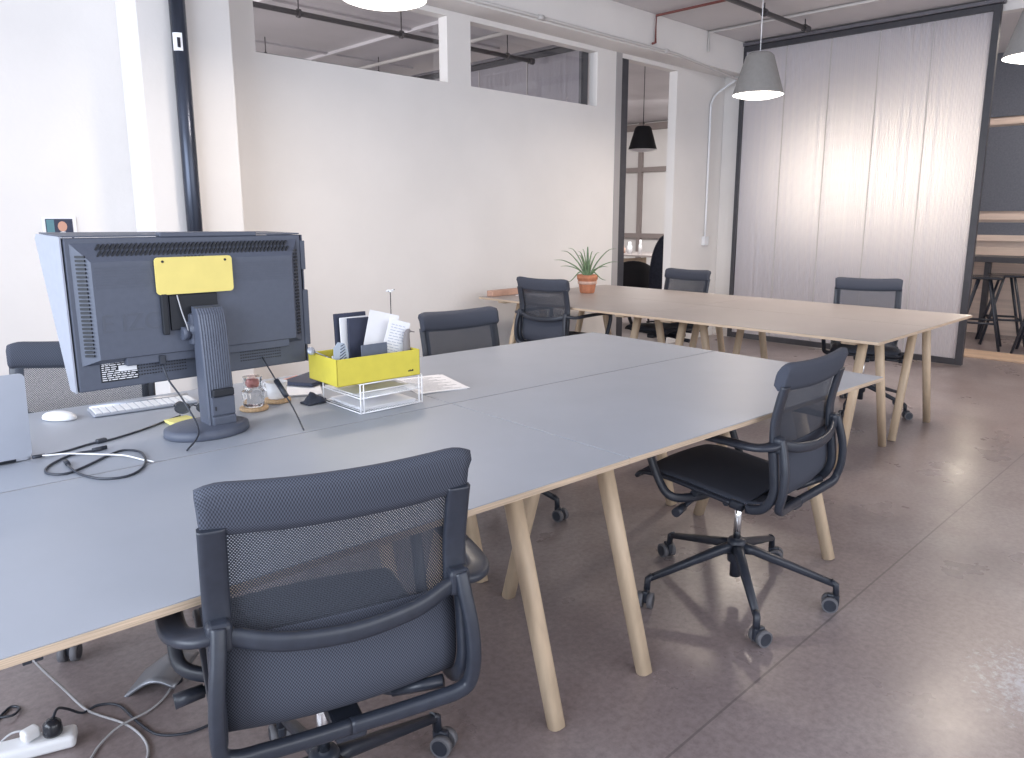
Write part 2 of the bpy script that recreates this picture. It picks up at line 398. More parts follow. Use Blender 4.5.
for z0, z1 in ((1.16, 1.31), (1.44, 2.39), (2.50, 3.2)): box(bm, (KX-.03, -2, z0), (KX-.001, 2.80, z1), .003)
tag(obj('wall_panelling', bm, BLUEP), 'blue-grey felt boards on the kitchen wall above the pale wood', 'wall panel')
bm = B()
for z in (1.13, 1.375, 2.445): box(bm, (KX-.05, -2, z-.035), (KX-.031, 2.80, z+.035), .003)
tag(obj('wall_rail', bm, SLATW), 'pale wooden rails running across the blue-grey kitchen boards', 'rail')
bm = B(); box(bm, (8.28, -3.5, .0), (8.72, 2.9, .018), .004)
tag(obj('floor_board_strip', bm, PLATW), 'strip of orange pine boards on the floor before the bar stools', 'floor strip')
# high counter and stools
t = thing('high_counter', 'long dark high bar counter behind the black stools', 'counter', (9.86, .9, 0))
bm = B(); box(bm, (-.28, -2.6, .875), (.28, 1.9, .935), .004); obj('counter_top', bm, DARK, t)
for y in (-2.4, .0, 1.5):
    bm = B(); box(bm, (-.22, y-.03, 0), (-.16, y+.03, .875), .003); obj('leg', bm, DARK, t)
def stool(label, loc, rz):
    t = thing('bar_stool', label, 'stool', loc, rz, 'bar stools at the high counter')
    bm = B(); box(bm, (-.19, -.17, .735), (.19, .17, .76), .01); obj('seat', bm, BLKG, t)
    for sx in (-1, 1):
        for sy in (-1, 1):
            bm = B(); sweep(bm, [(sx*.15, sy*.05, .735), (sx*.20, sy*.21, .0)], .017, .012, n=8, sq=.6); obj('leg', bm, BLK, t)
        bm = B(); sweep(bm, [(sx*.18, -.14, .28), (sx*.18, .14, .28)], .012, n=8); obj('footrest', bm, BLK, t)
    for sy in (-1, 1):
        bm = B(); sweep(bm, [(-.18, sy*.14, .28), (.18, sy*.14, .28)], .012, n=8); obj('stretcher', bm, BLK, t)
    return t
s0 = stool('black bar stool half hidden by the edge of the ribbed panel', (9.02, 2.26, 0), .2)
dup(s0, (9.50, 2.16, 0), .35, 'black bar stool next right from the one the panel hides')
dup(s0, (9.02, 1.70, 0), .1, 'black bar stool cut off by the right picture edge')

# far room seen through the doorway
bm = B(); box(bm, (12.6, 4.6, 0), (12.7, 12, CZ)); struct('wall_far_room', bm, WALL)
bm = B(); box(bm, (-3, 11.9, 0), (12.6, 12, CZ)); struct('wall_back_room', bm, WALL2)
bm = B()
for y in (8.60, 9.42): box(bm, (12.53, y, 0), (12.60, y+.09, CZ))
for z in (.95, 2.25): box(bm, (12.54, 7.4, z), (12.60, 11, z+.09))
box(bm, (12.5, 7.4, 3.05), (12.60, 11.5, 3.17)); struct('trim_5', bm, mat('far_frame', (.28, .24, .23), .6))
t = thing('far_desk', 'pale wooden desk seen through the doorway', 'desk', (10.6, 8.1, 0))
bm = B(); box(bm, (-.5, -1.1, .72), (.5, .9, .75), .003); obj('desk_top', bm, LINOB, t)
for x in (-.4, .4):
    for y in (-.95, .8):
        bm = B(); box(bm, (x-.03, y-.03, 0), (x+.03, y+.03, .72), .003); obj('leg', bm, WOOD, t)
bm = B(); box(bm, (-.42, .0, .18), (.40, .04, .66), .003); obj('modesty_panel', bm, WOOD, t)
for (x, y, h, r, mm, lb) in ((10.35, 7.98, .2, .045, WHITE, 'pale tall jar on the far desk'), (10.5, 8.25, .13, .05, TERRL, 'small beige pot on the far desk'), (10.3, 7.72, .24, .03, CERAM, 'slim white bottle on the far desk')):
    bm = B(); lathe(bm, [(r, 0), (r*1.05, h*.6), (r*.6, h*.75), (r*.55, h)], 16, (x, y, .751), cap0=True, cap1=True); tag(obj('desk_jar', bm, mm), lb, 'jar', 'jars on the far desk')
bm = B(); box(bm, (12.52, 8.68, 1.30), (12.54, 8.80, 1.45), .004); tag(obj('wall_switch', bm, mat('switch_grey', (.25, .23, .22), .6)), 'small grey box on the far room wall', 'switch')
t = thing('shell_chair', 'dark rounded chair at the desk beyond the doorway', 'chair', (7.9, 6.02, 0), -.93); t.scale = (1, 1, .88)
bm = B()
vs = []
for i in range(9):
    a = -1.1+2.2*i/8; r = .27
    vs.append([bm.verts.new((r*math.sin(a), r*.9*math.cos(a)*-1-.0, z*(1-.10*abs(a)**2*(z > .6)))) for z in (.46, .62, .80, .93)])
for A, Bq in zip(vs, vs[1:]):
    for j in range(3): bm.faces.new((A[j], A[j+1], Bq[j+1], Bq[j]))
o = obj('backrest', bm, SHADED, t, True); md = o.modifiers.new('t', 'SOLIDIFY'); md.thickness = .02
bm = B(); lathe(bm, [(.02, .43), (.2, .43), (.24, .45), (.23, .48), (.02, .47)], 20, cap0=True, cap1=True); obj('seat', bm, SHADED, t)
for sx in (-1, 1):
    for sy in (-1, 1):
        bm = B(); cyl(bm, (sx*.15, sy*.15, .44), (sx*.22, sy*.22, 0), .014, .010, 8); obj('leg', bm, BLK, t)
t = thing('high_back_chair', 'tall dark high-backed chair leaning into the doorway', 'chair', (7.80, 5.42, 0), -.93)
bm = B()
for i in range(12):
    u = i/11; z = .46+.72*u; wd = .24*math.sqrt(max(.02, 1-(max(0, u-.25)/.76)**2.2)); 
    vs = [bm.verts.new((wd*math.sin(a*1.2), -.20-.10*u+.06*(1-math.cos(a*1.3)), z)) for a in [-1+2*k/8 for k in range(9)]]
    if i: 
        for k in range(8): bm.faces.new((pv[k], pv[k+1], vs[k+1], vs[k]))
    pv = vs
o = obj('backrest', bm, CLOTH, t, True); md = o.modifiers.new('t', 'SOLIDIFY'); md.thickness = .05
bm = B(); box(bm, (-.24, -.22, .41), (.24, .24, .48), .03, seg=3); obj('seat', bm, CLOTH, t)
bm = B(); cyl(bm, (0, 0, .08), (0, 0, .41), .025); obj('column', bm, BLK, t)
for k in range(5):
    bm = B(); a = 2*PI*k/5; sweep(bm, [(0, 0, .09), (.28*math.cos(a), .28*math.sin(a), .05), (.28*math.cos(a), .28*math.sin(a), .0)], .018, .012, n=8); obj('leg', bm, BLK, t)

# ------------------------------------------------------------ pipes and conduits
bm = B(); sweep(bm, [(1.692, 4.35, 0), (1.692, 4.35, CZ)], .041, n=20); t = obj('standpipe', bm, mat('steel_pipe', (.04, .048, .07), .26, .5, var=.5, scale=3, stretch=(4, 4, .6)))
tag(t, 'dark steel pipe standing upright against the white pilaster', 'pipe')
bm = B()
a0 = [-.9+1.2*i/6 for i in range(7)]
v = [[bm.verts.new((1.692+.0425*math.sin(a-.35), 4.35-.0425*math.cos(a-.35), z)) for z in (2.22, 2.31)] for a in a0]
for A, Bq in zip(v, v[1:]): bm.faces.new((A[0], Bq[0], Bq[1], A[1]))
box(bm, (1.682-.02, 4.3065, 2.235), (1.682-.004, 4.308, 2.285), mi=1)
obj('pipe_sticker', bm, [PAPER, INK], t, label='white square sticker with dark mark')
bm = B(); sweep(bm, [(2.0, 4.432, 2.90), (4.5, 4.432, 2.90), (6.4, 4.432, 2.895), (7.62, 4.432, 2.80), (7.64, 4.46, 2.78)], .013, n=8); sweep(bm, [(4.5, 4.428, 2.90), (4.56, 4.428, 2.90)], .02, n=8); sweep(bm, [(6.2, 4.428, 2.897), (6.26, 4.428, 2.896)], .02, n=8)
tag(obj('cable_conduit', bm, GALV), 'pale conduit running along the lower edge of the wall beam', 'conduit')
t = thing('wall_conduit', 'white conduit dropping to a small box on the far pilaster', 'conduit', (7.45, 4.69, 0))
bm = B(); sweep(bm, [(0, 0, 1.14), (0, 0, 2.45), (.0, 0, 2.55), (.06, -.01, 2.66), (.16, -.06, 2.75), (.17, -.20, 2.82)], .012, n=8, smooth=5); obj('tube', bm, WHITE, t)
bm = B(); box(bm, (-.045, -.025, 1.05), (.045, .018, 1.15), .006); obj('switch_box', bm, WHITE, t)
bm = B(); sweep(bm, [(6.05, 2.6, CZ-.02), (6.05, 4.43, CZ-.02), (6.05, 4.43, 2.945), (6.0, 4.425, 2.93)], .011, n=8)
tag(obj('red_conduit', bm, REDP), 'thin dark red conduit crossing the ceiling and dropping down the beam', 'conduit')
bm = B(); sweep(bm, [(6.95, .5, CZ-.015), (6.95, 4.435, CZ-.015), (6.95, 4.435, 3.0)], .013, n=8)
tag(obj('ceiling_conduit', bm, GALV), 'pale straight conduit across the ceiling near the sliding panel', 'conduit')
def pipe_run(label, x0, x1, y, z, hang, r=.022, m=None):
    t = thing('ceiling_pipe', label, 'pipe', ((x0+x1)/2, y, z))
    hx = (x1-x0)/2
    bm = B(); sweep(bm, [(-hx, 0, 0), (hx, 0, 0)], r, n=10); sweep(bm, [(hx-.04, 0, 0), (hx+.02, 0, 0)], r*1.5, n=10); obj('pipe', bm, m or DRKP, t)
    for x in hang:
        bm = B(); cyl(bm, (x, 0, 0), (x, 0, CZ-z), .006, n=6); sweep(bm, [(x-.012, 0, 0), (x+.012, 0, 0)], r*1.6, n=10); obj('hanger', bm, DRKP, t)
    return t
pipe_run('dark sprinkler pipe under the ceiling ending before the sliding panel', 3.0, 7.25, 3.55, 3.12, (1.3, 2.08))
pipe_run('dark pipe seen across both high wall openings', -1.4, 5.9, 5.9, 2.96, (1.0, 2.0, 3.3))
pipe_run('thin second pipe under the back room ceiling', 0, 5.9, 7.9, 3.03, (1.0, 2.4), .014)
bm = B(); sweep(bm, [(5.35, 5.2, 3.12), (5.35, 9.4, 3.12)], .03, .02, n=8); tag(obj('ceiling_channel', bm, GALV), 'pale channel running across the back room ceiling', 'channel')

# ------------------------------------------------------------ pendants
def pendant(label, loc, m, s=1.0, glow=True, power=20):
    t = thing('pendant_lamp', label, 'lamp', loc)
    R, r, h = .20*s, .090*s, .315*s
    bm = B(); lathe(bm, [(R-.004, .0), (R, 0), (R-.003, .012), (r+.02, h-.02), (r, h), (.02, h+.004)], 36, cap1=True); o = obj('lamp_shade', bm, m, t, True)
    md = o.modifiers.new('t', 'SOLIDIFY'); md.thickness = .004; md.offset = -1
    bm = B(); lathe(bm, [(.001, -.034*s), (.06*s, -.032*s), (.12*s, -.024*s), (.17*s, -.011*s), (R-.002, -.001)], 32, cap0=True); obj('diffuser', bm, LAMP if glow else WHITE, t, True)
    bm = B(); cyl(bm, (0, 0, h), (0, 0, CZ-loc[2]), .004, n=6); obj('cord', bm, WHITE if glow else BLK, t)
    bm = B(); cyl(bm, (0, 0, CZ-loc[2]-.04), (0, 0, CZ-loc[2]-.001), .04, n=16); obj('ceiling_rose', bm, WHITE if glow else BLK, t)
    if glow:
        l = bpy.data.lights.new('pendant_light', 'AREA'); l.shape = 'DISK'; l.size = .3; l.energy = power; l.color = (1, .86, .72)
        lo = bpy.data.objects.new('pendant_light', l); C.objects.link(lo); lo.parent = t; lo.location = (0, 0, -.05)
    return t
pendant('grey cone pendant lamp in front of the sliding panel', (5.80, 3.22, 2.33), SHADE, power=16)
pendant('lit pendant lamp cut off by the top edge above the high openings', (2.19, 3.17, 2.36), SHADE, power=16)
pendant('grey cone pendant lamp cut off by the right edge', (5.56, 1.235, 2.315), SHADE, power=16)
pendant('small black pendant lamp hanging beyond the doorway', (7.30, 5.48, 2.13), SHADED, .82, False)

# ------------------------------------------------------------ desks
DL, DW, TZ = 1.537, .785, .74
def desk(label, m, loc, rz, group, DL=DL):
    """origin: centre of the desk on the floor, long side along local x"""
    t = thing('desk', label, 'desk', loc, rz, group)
    hx, hy = DL/2-.0004, DW/2-.0004
    bm = B(); box(bm, (-hx, -hy, TZ-.017), (hx, hy, TZ-.0025), .001); obj('plywood_board', bm, PLY, t)
    bm = B(); box(bm, (-hx+.0015, -hy+.0015, TZ-.0025), (hx-.0015, hy-.0015, TZ), .0008); obj('linoleum_top', bm, m, t)
    for sx in (-1, 1):
        x = sx*(hx-.185)
        bm = B(); box(bm, (x-.04, -hy+.07, TZ-.042), (x+.04, hy-.07, TZ-.017), .006); obj('cross_bar', bm, WOOD, t)
        for sy in (-1, 1):
            bm = B(); sweep(bm, [(x, sy*.105, TZ-.03), (x, sy*(hy-.075), 0)], .0245, .0245, upv=(1, 0, 0), n=12, sq=.65, taper=(1.0, .90)); obj('leg', bm, WOOD, t)
    return t
A = math.radians(-2.73)
def fr(x, y, z=0): return (x*math.cos(A)-y*math.sin(A), x*math.sin(A)+y*math.cos(A), z)
xm = 1.461; y0, y1, y2 = 1.218, 2.008, 2.795
front = desk('grey topped desk beside the black chair at right, near row of front cluster', LINO, fr(xm+DL/2, (y0+y1)/2), A, 'front desks')
LL = 2.0
left = desk('grey topped desk in the foreground carrying the monitor cables, behind nearest chair', LINO, fr(xm-LL/2, (y0+y1)/2), A, 'front desks', LL)
dup(left, fr(xm-LL/2, (y1+y2)/2), A, 'grey topped desk by the wall under the monitor and white keyboard')
dup(front, fr(xm+DL/2, (y1+y2)/2), A, 'grey topped desk by the wall with no objects, right of the white papers')
yb = (1.415, 1.415+DL, 1.415+2*DL); xb = (3.905, 3.905+DW, 3.905+2*DW)
bk = desk('back table desk at its free right end, side nearest the camera', LINOB, ((xb[0]+xb[1])/2, (yb[0]+yb[1])/2, 0), PI/2, 'back desks')
dup(bk, ((xb[0]+xb[1])/2, (yb[1]+yb[2])/2, 0), PI/2, 'back table desk at the wall end, with chair pulled up on its near side')
dup(bk, ((xb[1]+xb[2])/2, (yb[0]+yb[1])/2, 0), PI/2, 'back table desk at its free right end, side nearest the ribbed panel')
dup(bk, ((xb[1]+xb[2])/2, (yb[1]+yb[2])/2, 0), PI/2, 'back table desk at the wall end, side nearest the doorway')

# ------------------------------------------------------------ task chairs
def sheet(name, prof, hw, m, parent, th=.004, cup=0.0, nx=14):
    """fabric sling: profile of (y, z) points, half width hw(s) ; UV in metres"""
    P = spline([(0, y, z) for y, z in prof], 8); me_b = B(); uvl = me_b.loops.layers.uv.new('UVMap'); s = [0.0]
    for a, b in zip(P, P[1:]): s.append(s[-1]+(b-a).length)
    grid = []
    for i, q in enumerate(P):
        u = s[i]/s[-1]; hwv = hw(u) if callable(hw) else hw; tg = (P[min(i+1, len(P)-1)]-P[max(i-1, 0)]).normalized(); nn = Vector((0, -tg.z, tg.y))
        grid.append([(me_b.verts.new(q+Vector((hwv*x, 0, 0))+nn*(cup*(x*x-1))), hwv*x, s[i]) for x in [-1+2*k/nx for k in range(nx+1)]])
    for A_, B_ in zip(grid, grid[1:]):
        for k in range(nx):
            q = (A_[k], A_[k+1], B_[k+1], B_[k]); f = me_b.faces.new([v[0] for v in q]); f.smooth = True
            for lp, v in zip(f.loops, q): lp[uvl].uv = (v[1], v[2])
    o = obj(name, me_b, m, parent, True)
    return o
def task_chair(label, loc, rz):
    t = thing('task_chair', label, 'chair', loc, rz, 'black mesh task chairs')
    low = [(-.185, .446), (-.236, .458), (-.262, .505), (-.260, .58), (-.250, .640)]
    high = [(-.250, .640), (-.246, .72), (-.260, .80), (-.276, .865)]
    seat = [(.245, .440), (.222, .466), (.12, .472), (-.02, .460), (-.13, .448), (-.185, .446)]
    cup = lambda u: -.012
    hb = sheet('backrest', high, .222, MESHF, t, cup=-.014); md = hb.modifiers.new('t', 'SOLIDIFY'); md.thickness = .0018
    lo_ = sheet('lumbar_fabric', low, .222, MESHS, t, cup=-.014); md = lo_.modifiers.new('t', 'SOLIDIFY'); md.thickness = .004
    so = sheet('seat', seat, lambda u: .228, MESHS, t, cup=.010)
    md = so.modifiers.new('t', 'SOLIDIFY'); md.thickness = .006
    # fabric cuff folded over the top bar
    bm = B(); uvl = bm.loops.layers.uv.new('UVMap')
    prof = [(-.264, .850), (-.269, .88), (-.276, .907), (-.288, .924), (-.304, .926), (-.310, .910), (-.304, .880), (-.297, .852), (-.290, .836), (-.278, .834)]
    n = 30; rows = []
    for y, z in prof: rows.append([bm.verts.new((.240*x+(.004*x if z > .9 else 0), y+.016*(x*x)-.008, z+.010*x*x-.008-(.012*max(0, abs(x)-.8)**2*25 if z > .89 else 0))) for x in [-1+2*k/n for k in range(n+1)]])
    rows.append(rows[0]); ac = 0
    for i in range(len(prof)):
        A_, B_ = rows[i], rows[i+1]
        for k in range(n):
            f = bm.faces.new((A_[k], A_[k+1], B_[k+1], B_[k])); f.smooth = True
            for lp, uvv in zip(f.loops, ((k*.016, i*.02), (k*.016+.016, i*.02), (k*.016+.016, i*.02+.02), (k*.016, i*.02+.02))): lp[uvl].uv = uvv
    bm.faces.new([r[0] for r in rows[:-1]]); bm.faces.new([r[-1] for r in rows[:-1]][::-1])
    obj('top_cuff', bm, MESHS, t)
    # side rails of the sling, one each side, seat to top
    full = [(.250, .435), (.222, .456), (.12, .460), (-.02, .446), (-.13, .434), (-.198, .430), (-.248, .450), (-.276, .505), (-.272, .58), (-.264, .64), (-.261, .72), (-.276, .80), (-.288, .850)]
    for s in (-1, 1):
        bm = B(); sweep(bm, [(s*.222, y, z) for y, z in full[9:]], .0235, .009, upv=(0, 1, 0.02), smooth=6, n=12, sq=.5); obj('back_rail', bm, BLK, t)
        bm = B(); sweep(bm, [(s*.232, y, z) for y, z in full[4:10]], .012, .015, upv=(0, 1, 0.02), smooth=6, n=12, sq=.6); obj('lower_rail', bm, BLK, t)
        bm = B(); sweep(bm, [(s*.228, y, z) for y, z in full[:5]], .014, .008, upv=(0, 0, 1), smooth=6, n=10, sq=.6); obj('seat_rail', bm, BLK, t)
    bm = B(); sweep(bm, [(-.226, .248, .440), (0, .255, .430), (.226, .248, .440)], .010, .008, smooth=5, n=8); obj('front_bar', bm, BLK, t)
    # cross bar behind the back joining both arms
    bm = B(); sweep(bm, [(-.236, -.272, .662), (-.195, -.284, .655), (-.12, -.306, .640), (0, -.316, .632), (.12, -.306, .640), (.195, -.284, .655), (.236, -.272, .662)], .010, .017, smooth=6, n=12, sq=.75); obj('cross_bar', bm, BLK, t)
    for s in (-1, 1):
        bm = B(); box(bm, (s*.222-.022, -.294, .636), (s*.222+.022, -.262, .688), .010, seg=3); obj('arm_joint', bm, BLK, t)
        bm = B(); sweep(bm, [(s*.225, -.272, .664), (s*.262, -.264, .660), (s*.290, -.225, .657), (s*.296, -.14, .660), (s*.296, .02, .660), (s*.294, .15, .652)], .024, .010, smooth=6, n=12, sq=.6); obj('armrest', bm, BLK, t)
        bm = B(); sweep(bm, [(s*.294, .135, .652), (s*.296, .170, .636), (s*.296, .165, .580), (s*.290, .120, .470), (s*.272, .075, .412), (s*.17, .03, .398), (s*.06, .01, .400)], .015, .012, upv=(0, 1, 0), smooth=6, n=12, sq=.7); obj('arm_support', bm, BLK, t)
        bm = B(); sweep(bm, [(s*.224, -.286, .680), (s*.228, -.298, .640), (s*.236, -.310, .58), (s*.240, -.310, .515), (s*.236, -.298, .462), (s*.212, -.294, .444), (s*.165, -.284, .434), (s*.09, -.270, .422), (s*.0, -.262, .416)], .0138, .0125, upv=(0, 1, 0), smooth=6, n=12, sq=.6); obj('arm_loop', bm, BLK, t)
    # mechanism under the seat
    bm = B(); box(bm, (-.075, -.13, .370), (.075, .12, .420), .012); box(bm, (-.032, -.268, .388), (.032, -.10, .418), .008); box(bm, (-.035, .10, .375), (.035, .20, .412), .01)
    sweep(bm, [(-.20, .03, .415), (.20, .03, .415)], .014, .012, n=8); sweep(bm, [(-.21, -.10, .418), (.21, -.10, .418)], .012, .010, n=8)
    obj('mechanism', bm, BLK, t)
    bm = B(); sweep(bm, [(.05, -.14, .405), (.10, -.21, .424), (.19, -.255, .447)], .007, n=8); cyl(bm, (.10, -.212, .425), (.195, -.258, .449), .009, .013, 10); obj('height_lever', bm, BLK, t)
    bm = B(); cyl(bm, (-.05, .06, .39), (-.29, .04, .370), .009, n=8); cyl(bm, (-.24, .044, .374), (-.30, .039, .369), .014, .016, 12); obj('tilt_knob', bm, BLK, t)
    bm = B(); cyl(bm, (0, 0, .19), (0, 0, .375), .0135, n=16); obj('gas_lift', bm, CHROME, t)
    bm = B(); lathe(bm, [(.012, .07), (.019, .07), (.019, .12), (.030, .13), (.034, .205), (.028, .215), (.014, .217)], 20, cap0=True, cap1=True); obj('column_sleeve', bm, BLK, t)
    for k in range(5):
        a = math.radians(12.5+72*k); M = Matrix.Rotation(a, 4, 'Z')
        bm = B(); sweep(bm, [(.012, 0, .182), (.06, 0, .178), (.335, 0, .100)], .019, .0175, upv=(0, 0, 1), n=12, sq=.7, taper=(1.3, .62), M=M); sweep(bm, [(.326, 0, .108), (.343, 0, .098), (.346, 0, .058)], .0115, .011, upv=(1, 0, 0), n=10, sq=.8, M=M)
        leg = obj('base_leg', bm, BLK, t)
        ca = a+1.9+k*1.1; cx_, cy_ = .346*math.cos(a), .346*math.sin(a)
        bm = B(); Mc = T((cx_, cy_, 0), rz=ca)
        for sd in (-1, 1):
            cyl(bm, (-.018, sd*.008, .0275), (-.018, sd*.027, .0275), .0275, n=20, mi=1, M=Mc)
            cyl(bm, (-.018, sd*.0265, .0275), (-.018, sd*.0285, .0275), .021, n=20, mi=0, M=Mc)
        box(bm, (-.030, -.009, .018), (.012, .009, .062), .005, M=Mc)
        obj('caster', bm, [BLK, GREYB], leg)
    for o in t.children:
        if not o.name.startswith(('base_leg', 'column_sleeve', 'gas_lift')): o.scale = (.935, 1, 1)
    return t
def turn_base(ch, deg):
    for o in ch.children:
        if o.name.startswith('base_leg'): o.rotation_euler = (0, 0, math.radians(deg))
def set_seat(ch, dy, dz):
    for o in ch.children:
        if not o.name.startswith(('base_leg', 'column_sleeve', 'gas_lift')): o.location = (0, dy, dz)
c1 = task_chair('nearest black mesh task chair, back to the camera at the foreground desk', (.710, 1.345, 0), math.radians(-17))
turn_base(c1, 12); set_seat(c1, 0, .030)
def chair(label, x, y, a, b, dy=0, dz=0):
    c = dup(c1, (x, y, 0), math.radians(a), label); turn_base(c, b); set_seat(c, dy, dz); return c
chair('black mesh task chair fully in view at the right of the front table', 2.345, 1.285, 1, -8, .045)
chair('black mesh task chair by the wall right of the yellow box', 2.32, 2.55, 176, 20, 0, -.010)
chair('black mesh task chair at the back table left of the potted aloe', 4.11, 3.74, -85, 10, 0, .014)
chair('black mesh task chair behind the back table in front of the pilaster', 5.26, 3.66, 87, 0)
chair('black mesh task chair behind the back table in front of the ribbed panel', 5.44, 2.07, 113, -12)
chair('black mesh task chair by the wall partly hidden behind the monitor', .65, 2.84, 152, 8, .10)

# ------------------------------------------------------------ monitor (screen faces the wall)
t = thing('computer_monitor', 'large dark grey computer monitor seen from behind on the front desk', 'monitor', (.83, 2.16, TZ))
X0, X1, Z0, Z1 = -.295, .370, .150, .560
bm = B(); box(bm, (X0, .085, Z0), (X1, .130, Z1), .004)
# raised rear bulge with sloping sides
def frust(bm, a, b, ya, yb, mi=0):
    A_ = [bm.verts.new((x, ya, z)) for x, z in ((a[0], a[2]), (a[1], a[2]), (a[1], a[3]), (a[0], a[3]))]
    B_ = [bm.verts.new((x, yb, z)) for x, z in ((b[0], b[2]), (b[1], b[2]), (b[1], b[3]), (b[0], b[3]))]
    for f in [(A_[0], A_[1], B_[1], B_[0]), (A_[1], A_[2], B_[2], B_[1]), (A_[2], A_[3], B_[3], B_[2]), (A_[3], A_[0], B_[0], B_[3]), tuple(B_)]: bm.faces.new(f).material_index = mi
frust(bm, (X0+.012, X1-.012, Z0+.070, Z1-.012), (X0+.05, X1-.05, Z0+.088, Z1-.062), .086, .050)
# slanted vent slots on the upper slope, horizontal slots on the side slopes, fine ribs under them
for i in range(46):
    x = X0+.075+i*.0118; 
    for j in range(2):
        z = Z1-.024-.017*j; y = .078-.0105*j-.004
        box(bm, (-.0022, -.004, -.0095), (.0022, .004, .0095), M=T((x, y, z), ry=.62), mi=1)
for i in range(26):
    z = Z0+.10+i*.0105
    box(bm, (-.012, -.003, -.0028), (.012, .003, .0028), M=T((X0+.030, .066, z), rz=-.76), mi=1)
    box(bm, (-.012, -.003, -.0028), (.012, .003, .0028), M=T((X1-.030, .066, z), rz=.76), mi=1)
for i in range(8): box(bm, (X0+.055, .0488, Z1-.078-.0075*i), (X1-.055, .0502, Z1-.0758-.0075*i))
# perforations beside the neck foot
for i in range(18):
    for j in range(5):
        for xo in (-.145, .15): box(bm, (xo+i*.0075, .0835, Z0+.028+j*.009), (xo+.0035+i*.0075, .0855, Z0+.031+j*.009), mi=1)
box(bm, (-.18, .056, Z0+.062), (.30, .088, Z0+.090), .003)
obj('rear_housing', bm, [MON, MOND], t)
bm = B(); box(bm, (X0+.008, .1305, Z0+.010), (X1-.008, .132, Z1-.010)); obj('screen', bm, BLKG, t)
# raised lettering on the bulge
for ch, x in zip('EIZO', (-.240, -.198, -.170, -.120)):
    text('embossed_letter', ch, .070, (x+.02, .0500, .330), (PI/2, 0, 0), mat('embossed_plastic', (.078, .088, .118), .5), t, .0008)
# shading hood around the screen
bm = B()
def plate(bm, pts, th, mi=0):
    A_ = [bm.verts.new(q) for q in pts]; B_ = [bm.verts.new((q[0]+th[0], q[1]+th[1], q[2]+th[2])) for q in pts]; n = len(pts)
    bm.faces.new(A_); bm.faces.new(B_[::-1])
    for j in range(n): bm.faces.new((A_[j], A_[(j+1) % n], B_[(j+1) % n], B_[j]))
plate(bm, [(X0-.004, .086, Z0+.0), (X0-.004, .14, Z0), (X0-.004, .335, Z1-.006), (X0-.004, .32, Z1+.008), (X0-.004, .086, Z1+.004)], (-.004, 0, 0))
obj('hood_side', bm, MONL, t, label='paler left side flap of the shading hood')
bm = B(); plate(bm, [(X1+.004, .086, Z0+.0), (X1+.004, .14, Z0), (X1+.004, .335, Z1-.02), (X1+.004, .32, Z1), (X1+.004, .086, Z1)], (.004, 0, 0))
box(bm, (X1-.002, .082, Z0+.30), (X1+.014, .12, Z1-.018), .002); box(bm, (X1-.002, .082, Z0+.055), (X1+.018, .12, Z0+.235), .003); obj('hood_side', bm, MON, t)
bm = B(); plate(bm, [(X0, .090, Z1+.002), (X1, .090, Z1+.002), (X1, .33, Z1+.004), (X0, .32, Z1+.008)], (0, 0, .004)); box(bm, (X0+.24, .083, Z1), (X0+.52, .12, Z1+.012), .002); obj('hood_top', bm, MON, t)
# rating label with rows of print
bm = B(); box(bm, (X0+.055, .0838, Z0+.020), (X0+.150, .0848, Z0+.078))
rs = random.Random(3)
for j in range(9):
    x = X0+.058; z = Z0+.072-j*.0058
    while x < X0+.142:
        wd = rs.uniform(.004, .016)
        if not (j in (2, 3, 4) and x > X0+.095): box(bm, (x, .0830, z-.0012), (min(x+wd, X0+.148), .0839, z+.0012), mi=1)
        x += wd+.003
box(bm, (X0+.100, .0828, Z0+.046), (X0+.147, .0838, Z0+.062), mi=1)
obj('rating_label', bm, [MOND, PAPER], t, label='black rating label with white print')
text('label_logo', 'EIZO', .009, (X0+.070, .0832, Z0+.083-.012), (PI/2, 0, 0), PAPER, t)
# yellow plate
bm = B(); prism(bm, rrect(.215, .103, .010), 0, .006, M=T((.016, .0430, .4540), rx=PI/2, ry=0)); o = obj('yellow_plate', bm, YELP, t, label='yellow rounded plate fixed over the back')
bm = B()
for x in (-.071, .103): cyl(bm, (x, .0355, .494), (x, .0375, .494), .0035, n=12)
for i in range(6): box(bm, (-.011+.010*i, .038, .5052), (-.006+.010*i, .042, .5082))
obj('plate_screw', bm, INK, o)
# stand
bm = B(); M = Matrix.Diagonal((1.12, .92, 1, 1)); lathe(bm, [(.002, .0), (.102, .0), (.106, .004), (.104, .022), (.092, .027), (.002, .029)], 48, cap0=True, cap1=True, M=M); obj('stand_base', bm, MON, t)
bm = B()
def neckbox(z0, z1, y0_, y1_, w0=.050, w1=.050):
    pass
prof = [(.024, -.040), (.10, -.038), (.20, -.033), (.30, -.026), (.345, -.018), (.362, -.004), (.366, .02)]
n = 11
rows = []
for z, y in prof:
    row = []
    for k in range(n*2+1):
        x = -.039+.078*k/(2*n); rip = -.0022 if k % 2 else .0
        row.append(bm.verts.new((x, y+rip+.006*(x/.039)**2, z)))
    rows.append(row)
for A_, B_ in zip(rows, rows[1:]):
    for k in range(2*n): bm.faces.new((A_[k], A_[k+1], B_[k+1], B_[k]))
